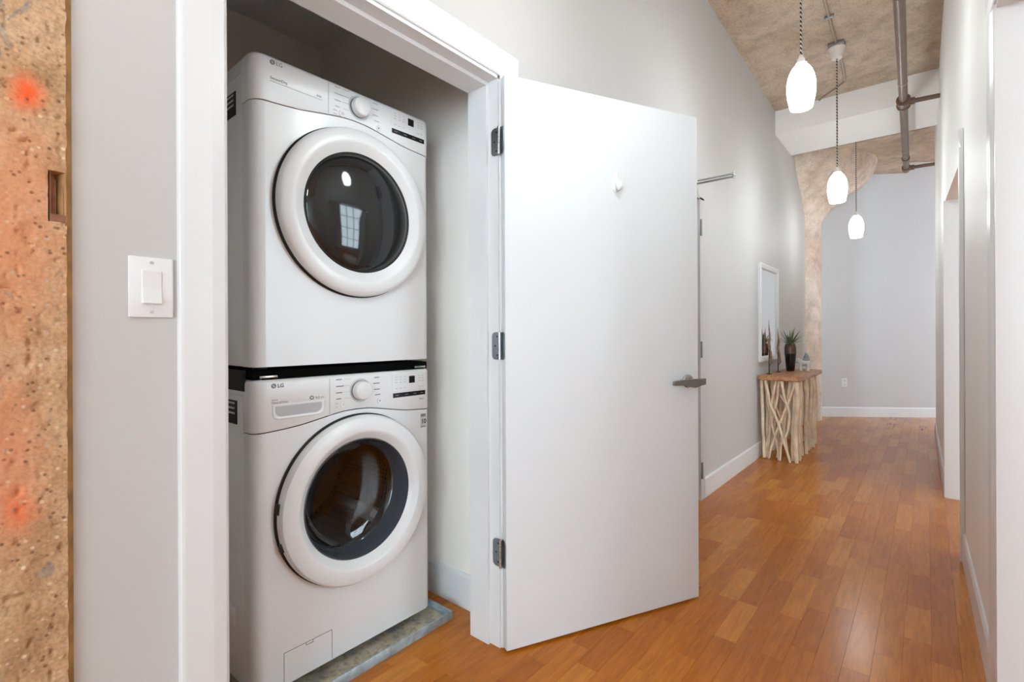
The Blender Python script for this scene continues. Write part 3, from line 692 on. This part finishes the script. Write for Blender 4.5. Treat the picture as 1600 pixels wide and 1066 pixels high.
    lg = obj('logo', lathe(bmesh.new(), [(.0075, .0022), (.0075, .0034), (.001, .0034)], (XF, ly, lz), 'x', 28), 'print_grey', cp)
    obj('logo_mark', boxes((XF + .003, XF + .0038, ly - .0012, ly + .0002, lz - .0038, lz + .0038), (XF + .003, XF + .0038, ly, ly + .0036, lz - .0038, lz - .0026), (XF + .003, XF + .0038, ly - .0046, ly - .0028, lz + .001, lz + .0028)), 'plastic', lg, smooth=0)
    ftext('LG', .6985, lz - .0058, .0165, 'print_grey', cp, is_washer)
    if is_washer:
        ftext('Inverter', .680, .9385, .006, 'print_grey', cp)
        ftext('DirectDrive', .680, .9285, .0105, 'print_grey', cp)
        obj('icon', lathe(bmesh.new(), [(.0068, .0022), (.0068, .0034), (.0035, .0034), (.0035, .003)], (XF, .810, .936), 'x', 24), 'print_grey', cp)
        ftext('4.5', .822, .931, .0125, 'print_grey', cp, False, name='capacity_lettering')
        obj('capacity_mark', fbox(.841, .852, .932, .936), 'print_faint', cp, smooth=0)
        ftext('ThinQ', 1.254, .884, .009, 'print_grey', cp)
        # dispenser drawer grip: a sunk tray
        bm = bmesh.new()
        def sh(s, dep):
            y0_, y1_, zt_, zb_ = .684 + s, .852 - s, .9235 - s * .6, .8795 + s; r_ = .02; o_ = [(y0_, zt_)]
            o_ += [(y0_ + r_ - r_ * math.cos(a), zb_ + r_ - r_ * math.sin(a)) for a in [math.pi / 2 * k / 6 for k in range(7)]]
            o_ += [(y1_ - r_ + r_ * math.sin(a), zb_ + r_ - r_ * math.cos(a)) for a in [math.pi / 2 * k / 6 for k in range(7)]] + [(y1_, zt_)]
            return [bm.verts.new((XF + dep, p, q)) for p, q in o_]
        R_ = [sh(-.002, .0021), sh(0, .0042), sh(.003, .0042), sh(.007, .0028), sh(.008, .0026)]
        for A, B in zip(R_, R_[1:]):
            for k in range(len(A)): bm.faces.new((A[k], A[(k + 1) % len(A)], B[(k + 1) % len(A)], B[k]))
        gr = obj('drawer_grip', bm, 'plastic', cp, smooth=50)
        bm = bmesh.new(); a = sh(.0075, .0030); bm.faces.new(a); obj('grip_recess', bm, 'grip', gr, smooth=0)
        # sticker with 10
        st = obj('warranty_sticker', fbox(1.262, 1.290, .770, .826, .0003, .0008), 'plastic_grey', fp, smooth=0)
        obj('sticker_band', box(XF + .0008, XF + .0011, 1.264, 1.288, .813, .824), 'print_grey', st, smooth=0); obj('sticker_band', box(XF + .0008, XF + .0011, 1.264, 1.288, .772, .776), 'print_grey', st, smooth=0)
        ftext('10', 1.2655, .786, .026, 'dark_plastic', st, True, .0009)
        # service hatch
        bm = bmesh.new(); w_ = .0016; y0_, y1_, zt_, zb_ = .716, .880, .146, z0 + .016
        for b_ in ((y0_, y0_ + w_, zb_, zt_), (y1_ - w_, y1_, zb_, zt_), (y0_, y1_, zt_ - w_, zt_)): bx(bm, XF - .001, XF + .0007, *b_)
        obj('hatch_seam', bm, 'seam', fp, smooth=0)
        obj('hatch_tab', boxes((XF, XF + .0012, .788, .7895, .136, .1455), (XF, XF + .0012, .811, .8125, .136, .1455), (XF, XF + .0012, .788, .8125, .136, .1375)), 'seam', fp, smooth=0)
    else:
        ftext('SensorDry', .680, .928 + 1.0, .0125, 'print_grey', cp)
        obj('filter_seam', fbox(.680, .850, .9215 + 1.0, .9227 + 1.0), 'print_faint', cp, smooth=0)
        obj('capacity_mark', fbox(.832, .848, 1.929, 1.935), 'print_faint', cp, smooth=0)
    # side sticker and embossed side line
    zs = z1 - (.10 if is_washer else .12)
    sd = obj('side_label', box(XF - .24, XF - .125, MY - .0012, MY + .001, zs - .045, zs + .03), 'dark_plastic', t, smooth=0)
    obj('label_print', boxes(*[(XF - .23, XF - .14, MY - .0016, MY - .001, zs + .018 - .016 * k, zs + .024 - .016 * k) for k in range(3)]), 'print_faint', sd, smooth=0)
    bm = bmesh.new(); pts = [(XF - .7, z1 - .06), (XF - .08, z1 - .06)]
    obj('side_ridge', boxes((XF - .72, XF - .08, MY - .0015, MY + .002, z1 - .055, z1 - .051)), 'enamel', t, smooth=0)
    if is_washer:
        for zz in (.25,): obj('side_grip', box(XF - .30, XF - .14, MY - .006, MY + .002, zz - .03, zz + .03, .004), 'enamel', t)
    for (dx, yy) in ((-.1, MY + .06), (-.1, MY + MW - .06), (-.68, MY + .06), (-.68, MY + MW - .06)):
        obj('foot', lathe(bmesh.new(), [(.022, (z0 - (.027 if is_washer else .0))), (.022, z0 - .012 if is_washer else z0 + .005), (.012, z0 - .008 if is_washer else z0 + .008), (.012, z0 + .02)], (XF + dx, yy, 0), 'z', 20, True), 'dark_plastic', t)
    return t
M['gap_shade_black'] = simple('gap_shade_black', lin(7, 7, 7), .9, spec=.1)  # matt black standing in for the shade between the two machines
M['grip_pale'] = simple('grip_pale', lin(224, 226, 228), .3)
M['grip'] = simple('grip_recess_grey', lin(178, 180, 182), .4)
machine('washing_machine', .032, 1.004, 0.0, .569, 'white front-loading washer with clear door bowl standing under the dryer', 'washer', True)
machine('clothes_dryer', 1.031, 2.002, 1.014, 1.565, 'white front-loading dryer with dark domed glass stacked on the washer', 'dryer', False)
sk = thing('stacking_kit', (XF - .35, MY + MW / 2, 1.0), 'black stacking frame in the gap between washer and dryer', 'bracket')
obj('gap_shade_block', box(XF - .73, XF - .018, MY + .006, MY + MW - .006, 1.0035, 1.031), 'gap_shade_black', sk, smooth=0)  # black block paints in the dark of the gap
obj('stacking_tray', box(XF - .02, XF - .008, MY + .03, MY + MW - .03, 1.0035, 1.006), 'gap_shade_black', sk, smooth=0)  # tray blackened with the same painted gap shade
for yy in (MY + .02, MY + MW - .075): obj('clip', box(XF - .018, XF - .007, yy, yy + .055, 1.008, 1.016, .002), 'chrome', sk)
for yy in (MY - .006, MY + MW - .001): obj('side_bracket', box(XF - .30, XF - .06, yy, yy + .007, .968, 1.032), 'dark_plastic', sk, smooth=0)

# drip pan
pn = thing('drip_pan', (XF - .3, .97, 0), 'shallow dirty metal drip pan under the washer', 'pan')
obj('pan_floor', box(-2.36, -1.458, .592, 1.351, .0005, .006), 'pan', pn, smooth=0)
for a in ((-1.463, -1.456, .590, 1.353, .0005, .034), (-2.362, -2.355, .590, 1.353, .0005, .034), (-2.355, -1.463, .590, .597, .0005, .034), (-2.355, -1.463, 1.346, 1.353, .0005, .034)):
    obj('pan_rim', box(*a, bev=.0015), 'pan_rim', pn)

# ------------------------------------------------------------------ light switch, outlets
sw = thing('light_switch', (XW, .290, 1.237), 'white rocker light switch on the wall beside the concrete column', 'switch')
yc, zc = .290, 1.237
obj('switch_plate', box(XW, XW + .006, yc - .0375, yc + .0375, zc - .0605, zc + .0605, .003), 'plastic', sw)
obj('rocker_frame', box(XW + .004, XW + .0075, yc - .0175, yc + .0175, zc - .0345, zc + .0345, .001), 'plastic', sw)
bm = bmesh.new(); pr = [(.005, -.032), (.013, -.032), (.0085, .0), (.0095, .032), (.005, .032)]
extr(bm, pr, lambda p, q, s: (XW + p, s, zc + q), yc - .0155, yc + .0155); obj('rocker', bm, 'plastic', sw, smooth=0)
for s in (-1, 1): obj('screw', lathe(bmesh.new(), [(.0035, .005), (.0033, .0072), (.001, .0076)], (XW, yc, zc + s * .049), 'x', 16), 'plastic_grey', sw)
def outlet(name, fmap, label, matp):
    t = thing(name, fmap(0, 0, 0), label, 'outlet')
    def b(u0, u1, d0, d1, z0, z1):
        bm = box(u0, u1, d0, d1, z0, z1)
        for v in bm.verts: v.co = Vector(fmap(*v.co))
        return bm
    obj('outlet_plate', b(-.037, .037, 0, .006, -.058, .058), matp, t, smooth=0)
    for s in (-1, 1):
        q = obj('socket', b(-.017, .017, .004, .0085, s * .027 - .015, s * .027 + .015), 'plastic', t, smooth=0)
        obj('socket_slot', bmesh_join(b(-.008, -.005, .0084, .009, s * .027 - .005, s * .027 + .006), b(.005, .008, .0084, .009, s * .027 - .005, s * .027 + .006)), 'dark_plastic', q, smooth=0)
def bmesh_join(a, b):
    me = bpy.data.meshes.new('tmp'); b.to_mesh(me); b.free(); a.from_mesh(me); bpy.data.meshes.remove(me); return a
so = (Vector((-.854, 8.031)) - FA).dot(fd)
outlet('wall_outlet', lambda u, d, z: far(so + u, -.0125 + d, .464 + z), 'white wall outlet low on the angled end wall', 'plastic')
ca = math.radians(-82)
def on_col(u, d, z):
    r = .349 + d; a = math.atan2(-7.2, 1.15) ; p = Vector((math.cos(a), math.sin(a))); q = Vector((-p.y, p.x)); a0 = Vector((-1.405, 7.545)) + p * r + q * (u + .10 - .10) ; return (a0.x, a0.y, 1.24 + z)
outlet('column_switch', lambda u, d, z: on_col(u, d, z), 'grey metal outlet plate fixed on the round concrete column', 'conduit')

# ------------------------------------------------------------------ pendant lights
def pendant(x, y, zb, label, zt=None):
    zt = zt or ceil_z(y); h = .275; t = thing('pendant_light', (x, y, zt), label, 'pendant light', 'pendant lights along the hall')
    pr_ = [(.001, .012), (.035, .004), (.052, 0), (.0545, .004), (.0655, .06), (.0695, .10), (.068, .14), (.0615, .175), (.050, .205), (.036, .226), (.024, .235)]
    obj('lamp_shade', lathe(bmesh.new(), [(r, zb + d) for r, d in pr_], (x, y, 0), 'z', 40), 'shade', t, smooth=60)
    obj('lamp_holder', lathe(bmesh.new(), [(.026, zb + .233), (.028, zb + .243), (.020, zb + .249), (.019, zb + .266), (.013, zb + .270), (.011, zb + .284), (.004, zb + .288)], (x, y, 0), 'z', 24), 'ceramic', t)
    obj('canopy', lathe(bmesh.new(), [(.03, zt - .118), (.037, zt - .114), (.060, zt - .04), (.062, zt - .034), (.058, zt - .032)], (x, y, 0), 'z', 32, True), 'ceramic', t)
    obj('cord', tube(bmesh.new(), [(x, y, zb + .272), (x, y, zt - .112)], .0055, 8), 'cord', t)
    bm = bmesh.new(); bx(bm, x - .055, x + .055, y - .055, y + .055, zt - .034, zt + .002, .003); obj('ceiling_box', bm, 'galv', t)
pendant(-.515, 3.05, 2.355, 'lit white glass pendant hanging nearest the open closet door in view')
pendant(-.548, 4.74, 2.195, 'lit white glass pendant hanging just before the white beam')
pendant(-.590, 6.60, 2.190, 'lit white glass pendant hanging beyond the white beam by the round column')
pendant(-.50, 1.34, 2.185, 'lit white glass pendant hanging before the washer and dryer')
pendant(-.48, -.30, 2.185, 'unseen lit glass pendant added to brighten the concrete column and right wall')  # extra lamp out of view, added to light the column and right wall

# conduit and pipes
cd = thing('electrical_conduit', (-.55, 4.2, 3.49), 'thin metal conduit clipped along the concrete ceiling between the pendants', 'conduit')
obj('conduit_run', tube(bmesh.new(), [(-.50, 1.40, 3.51), (-.54, 3.60, 3.51), (-.548, 4.70, 3.462)], .010, 10), 'conduit', cd)
obj('conduit_run', tube(bmesh.new(), spline([(-.545, 4.79, 3.46), (-.545, 5.05, 3.448), (-.56, 5.36, 3.434), (-.60, 5.44, 3.432), (-.80, 5.648, 3.425)], 5), .008, 10), 'conduit', cd)
for yy in (3.3, 4.3): obj('conduit_clip', box(-.575, -.515, yy, yy + .02, ceil_z(yy) - .022, ceil_z(yy) + .001, .003), 'galv', cd)

sp = thing('sprinkler_pipe', (-.14, 5.4, 3.1), 'brown sprinkler pipe hung below the ceiling with two side branches', 'pipe')
PX = lambda y: -.117 - .0167 * (y - 3.695)
obj('pipe', tube(bmesh.new(), [(PX(0.5), .5, 3.1), (PX(7.58), 7.58, 3.1)], .030, 20), 'pipe', sp)
def collar(y0, y1, r, m='pipe', name='coupling'): obj(name, tube(bmesh.new(), [(PX(y0), y0, 3.1), (PX(y1), y1, 3.1)], r, 20), m, sp)
collar(5.31, 5.42, .042); collar(5.295, 5.315, .050); collar(5.415, 5.435, .050); collar(7.08, 7.14, .037); collar(7.47, 7.58, .041)
collar(4.915, 4.93, .0325, 'conduit', 'wire_tie'); collar(6.78, 6.797, .0325, 'conduit', 'wire_tie')
obj('branch_pipe', tube(bmesh.new(), [(PX(5.37), 5.37, 3.1), (.09, 5.40, 3.1)], .019, 14), 'pipe', sp)
obj('branch_collar', tube(bmesh.new(), [(PX(5.37) + .02, 5.372, 3.1), (PX(5.37) + .075, 5.376, 3.1)], .029, 14), 'pipe', sp)
obj('branch_pipe', tube(bmesh.new(), [(PX(7.53), 7.53, 3.1), (1.4, 7.66, 3.1)], .019, 14), 'pipe', sp)
obj('branch_collar', tube(bmesh.new(), [(PX(7.53) + .02, 7.532, 3.1), (PX(7.53) + .075, 7.538, 3.1)], .029, 14), 'pipe', sp)
for yy in (1.4, 3.62):
    bm = bmesh.new(); a = [(PX(yy) + .036 * math.cos(k * math.pi / 12), yy, 3.1 + .036 * math.sin(k * math.pi / 12)) for k in range(25)]
    tube(bm, a, .006, 8); tube(bm, [(PX(yy), yy, 3.135), (PX(yy), yy, ceil_z(yy) + .01)], .006, 8); obj('pipe_hanger', bm, 'pipe', sp)

# ------------------------------------------------------------------ console table of branches
TX0, TX1, TY0, TY1, TZ = -1.172, -.842, 4.865, 6.04, .757
tb = thing('console_table', (-1.0, 5.45, 0), 'wooden console table with crossed pale driftwood branches for legs', 'table')
bm = bmesh.new(); n = 26; lo, up, mi = [], [], []
ring = []
for k in range(n): ring.append((TX0, TY0 + (TY1 - TY0) * k / n))
for k in range(8): ring.append((TX0 + (TX1 - TX0) * k / 8, TY1))
for k in range(n): ring.append((TX1, TY1 - (TY1 - TY0) * k / n))
for k in range(8): ring.append((TX1 - (TX1 - TX0) * k / 8, TY0))
def wob(x, y, s): return .010 * noise.noise(Vector((x * 6, y * 6, s))) if x > TX0 + .01 else 0
rows = []
for (z, ins) in ((TZ - .043, .006), (TZ - .036, 0), (TZ - .008, .001), (TZ, .007)):
    rows.append([bm.verts.new((x + (ins if x <= TX0 + .001 else -ins if x >= TX1 - .001 else 0) + (wob(x, y, z * 3) if x >= TX1 - .001 else 0), y + (ins if y <= TY0 + .001 else -ins if y >= TY1 - .001 else 0) + (wob(x, y, 4) if y <= TY0 + .001 or y >= TY1 - .001 else 0), z)) for x, y in ring])
for A, B in zip(rows, rows[1:]):
    for k in range(len(A)): bm.faces.new((A[k], A[(k + 1) % len(A)], B[(k + 1) % len(A)], B[k]))
bm.faces.new(rows[0]); bm.faces.new(rows[-1]); obj('tabletop', bm, 'tabletop', tb)
rb = random.Random(11)
def branch(pts, r0, r1=None):
    S_ = spline(pts, 7); r1 = r1 or r0 * .85; m = len(S_)
    rad = [(r0 + (r1 - r0) * i / (m - 1)) * (1 + .14 * noise.noise(S_[i] * 14)) for i in range(m)]
    S_ = [p + Vector((noise.noise(p * 9), noise.noise(p * 9 + Vector((5, 1, 2))), 0)) * .006 * (1 if 0 < i < m - 1 else 0) for i, p in enumerate(S_)]
    obj('branch', tube(bmesh.new(), S_, rad, 9), 'branch', tb)
def nx(zx): return -1.155 + (zx - 55) / (385 - 55) * (.868 - 1.155 + .574) if False else -1.150 + (zx - 55) / 330 * .272
def nz_(zy): return max(.0, (935 - zy) / (935 - 195) * .724)
ends = [([(50, 200), (58, 560), (72, 925)], .015, 0), ([(90, 200), (135, 400), (205, 560), (265, 740), (330, 945)], .0125, -.015), ([(190, 200), (150, 400), (140, 530), (165, 680), (200, 780), (215, 940)], .0105, .01),
        ([(250, 200), (280, 360), (322, 500), (318, 610), (290, 710), (245, 790), (228, 930)], .0105, -.012), ([(385, 200), (300, 420), (225, 600), (150, 800), (112, 930)], .013, .012),
        ([(392, 200), (400, 400), (380, 650), (388, 945)], .019, 0), ([(355, 200), (362, 360), (350, 640), (342, 930)], .016, .04), ([(75, 220), (95, 420), (120, 560), (105, 760), (90, 925)], .012, .05),
        ([(215, 200), (185, 420), (130, 620), (85, 820), (75, 930)], .012, .035), ([(125, 200), (160, 420), (240, 620), (300, 930)], .011, .08), ([(300, 200), (270, 500), (180, 930)], .012, .09), ([(225, 340), (250, 380), (280, 420)], .010, .05)]
for P_, r, dy in ends: branch([(nx(a), 4.905 + dy + .0 * i, nz_(b)) for i, (a, b) in enumerate(P_)], r)
yy = 5.02; k = 0
while yy < 5.99:
    lean = (rb.random() - .5) * .22; bow = (rb.random() - .5) * .10; xx = -.882 + (rb.random() - .5) * .02
    cl_ = lambda v: min(5.99, max(4.93, v))
    branch([(xx, cl_(yy + lean), .72), (xx + .008, cl_(yy + lean * .5 + bow), .5), (xx - .006, cl_(yy + bow * .6), .28), (xx, cl_(yy - lean * .3), 0)], .0125 + rb.random() * .007)
    yy += .078 + rb.random() * .03
for k in range(9):
    y0_ = 5.05 + .105 * k + rb.random() * .03; branch([(-1.14, y0_, .72), (-1.13, y0_ + (rb.random() - .5) * .2, .35), (-1.145, y0_ + (rb.random() - .5) * .1, 0)], .013)
for k in range(6):
    x0_ = -1.13 + .048 * k; branch([(x0_, 5.985, .72), (x0_ + (rb.random() - .5) * .08, 5.97, .36), (x0_ + (rb.random() - .5) * .05, 5.985, 0)], .013)

# things on the table
def potted():
    px_, py_ = -1.055, 5.62; t = thing('potted_plant', (px_, py_, TZ), 'tall black and brown vase with spiky green plant on the console table', 'plant')
    obj('vase', lathe(bmesh.new(), [(.001, TZ), (.035, TZ), (.037, TZ + .004), (.044, TZ + .08), (.052, TZ + .175)], (px_, py_, 0), 'z', 32), 'vase_black', t)
    obj('vase_neck', lathe(bmesh.new(), [(.052, TZ + .175), (.0535, TZ + .20), (.053, TZ + .235), (.047, TZ + .268), (.043, TZ + .275), (.039, TZ + .265), (.030, TZ + .22)], (px_, py_, 0), 'z', 32), 'vase_brown', t)
    r = random.Random(5)
    for k in range(46):
        a = 2.4 * k + r.random() * .4; ln = .11 + r.random() * .10; up_ = .35 + .65 * r.random(); w = .0055 + r.random() * .002; droop = .10 * (1 - up_) + .01
        if k in (3, 11): a = math.radians(20 + 22 * (k > 5)); ln = .25; up_ = .40; droop = .10
        bm = bmesh.new(); L_, R_ = [], []
        for i in range(7):
            s = i / 6; rr = .012 + ln * s * math.cos(up_ * 1.35); z = TZ + .255 + ln * s * math.sin(up_ * 1.35) + .01 - droop * s * s
            x_ = px_ + rr * math.cos(a) ; y_ = py_ + rr * math.sin(a)
            x_ = max(x_, XW + .045)
            ww = w * (1 - s ** 2.2) + .0006; tx, ty = -math.sin(a) * ww, math.cos(a) * ww
            L_.append(bm.verts.new((x_ + tx, y_ + ty, z))); R_.append(bm.verts.new((x_ - tx, y_ - ty, z)))
        for i in range(6): bm.faces.new((L_[i], R_[i], R_[i + 1], L_[i + 1]))
        obj('leaf', bm, 'leaf', t)
potted()
def ornament(x, y, h, label, flip):
    t = thing('driftwood_ornament', (x, y, TZ), label, 'ornament')
    obj('metal_rod', tube(bmesh.new(), [(x, y, TZ), (x, y, TZ + h * .62)], .0045, 8), 'black_metal', t)
    obj('base_plate', lathe(bmesh.new(), [(.024, TZ), (.024, TZ + .004), (.005, TZ + .006)], (x, y, 0), 'z', 20, True), 'black_metal', t)
    P_ = [(x + .004, y + .014 * flip, TZ + h * .16), (x + .012, y + .035 * flip, TZ + h * .24), (x + .006, y + .020 * flip, TZ + h * .38), (x, y - .002, TZ + h * .55), (x + .004, y + .010 * flip, TZ + h * .7), (x, y, TZ + h * .86), (x - .002, y - .004, TZ + h)]
    S_ = spline(P_, 5); m = len(S_); rad = [max(.0022, .012 * math.sin(math.pi * min(.96, .12 + .9 * i / m)) ** 1.1 * (1 + .4 * noise.noise(S_[i] * 40))) for i in range(m)]
    obj('driftwood', tube(bmesh.new(), S_, rad, 9), 'driftwood_dark', t)
ornament(-1.125, 5.06, .50, 'taller twisted wood ornament on a thin dark rod before the mirror', 1)
ornament(-1.125, 5.42, .43, 'shorter twisted wood ornament on a thin dark rod between mirror and vase', 1)
def figurine():
    x, y = -.955, 5.76; t = thing('animal_figurine', (x, y, TZ), 'small white and grey four-legged animal figurine beside the vase', 'figurine')
    def sp_(c, r, seg=20):
        bm = bmesh.new(); bmesh.ops.create_uvsphere(bm, u_segments=seg, v_segments=12, radius=1)
        for v in bm.verts: v.co = Vector((c[0] + v.co.x * r[0], c[1] + v.co.y * r[1], c[2] + v.co.z * r[2]))
        return bm
    # stands facing the near end of the table: trunk to -x side as seen, body along x
    obj('body', sp_((x, y, TZ + .085), (.052, .034, .036)), 'figure', t)
    for dx in (-.032, .032):
        for dy in (-.018, .018): obj('leg', lathe(bmesh.new(), [(.0145, TZ), (.0145, TZ + .006), (.012, TZ + .03), (.016, TZ + .08)], (x + dx, y + dy, 0), 'z', 14, True), 'figure', t)
    hd = obj('head', sp_((x - .055, y - .004, TZ + .098), (.026, .024, .028)), 'figure', t)
    obj('trunk', tube(bmesh.new(), spline([(x - .072, y - .004, TZ + .095), (x - .084, y - .004, TZ + .075), (x - .088, y - .004, TZ + .045), (x - .080, y - .004, TZ + .028)], 5), [.011 - .0004 * k for k in range(16)], 10), 'figure', hd)
    for s in (-1, 1): obj('ear', sp_((x - .044, y - .004 + s * .026, TZ + .098), (.016, .004, .022)), 'figure', hd)
    sd = obj('saddle', sp_((x + .012, y, TZ + .112), (.036, .034, .020)), 'figure_grey', t)
    obj('rider', lathe(bmesh.new(), [(.026, TZ + .122), (.028, TZ + .132), (.022, TZ + .150), (.014, TZ + .166), (.010, TZ + .172)], (x + .018, y, 0), 'z', 20, True), 'figure_grey', sd)
    obj('rider_head', sp_((x + .018, y, TZ + .182), (.013, .013, .016)), 'figure', sd)
figurine()
# mirror
mr = thing('wall_mirror', (XW, 5.31, .88), 'tall white framed mirror hung on the wall above the console table', 'mirror')
my0, my1, mz0, mz1, fw = 4.945, 5.665, .872, 1.795, .055
bm = bmesh.new()
MP = [(0, 0), (0, .020), (.010, .026), (.042, .020), (.052, .010), (.055, 0)]
def fr(side):
    bm = bmesh.new()
    if side in 'LR':
        f = (lambda p, q, s: (XW + q, my0 + p, s)) if side == 'L' else (lambda p, q, s: (XW + q, my1 - p, s))
        return extr(bm, MP, f, mz0, mz1)
    f = (lambda p, q, s: (XW + q * .98, s, mz0 + p)) if side == 'B' else (lambda p, q, s: (XW + q * .98, s, mz1 - p))
    return extr(bm, MP, f, my0 + .02, my1 - .02)
for s in 'LRBT': obj('mirror_frame', fr(s), 'trim', mr, smooth=0)
obj('mirror_glass', box(XW + .002, XW + .007, my0 + .045, my1 - .045, mz0 + .045, mz1 - .045), 'mirror', mr, smooth=0)
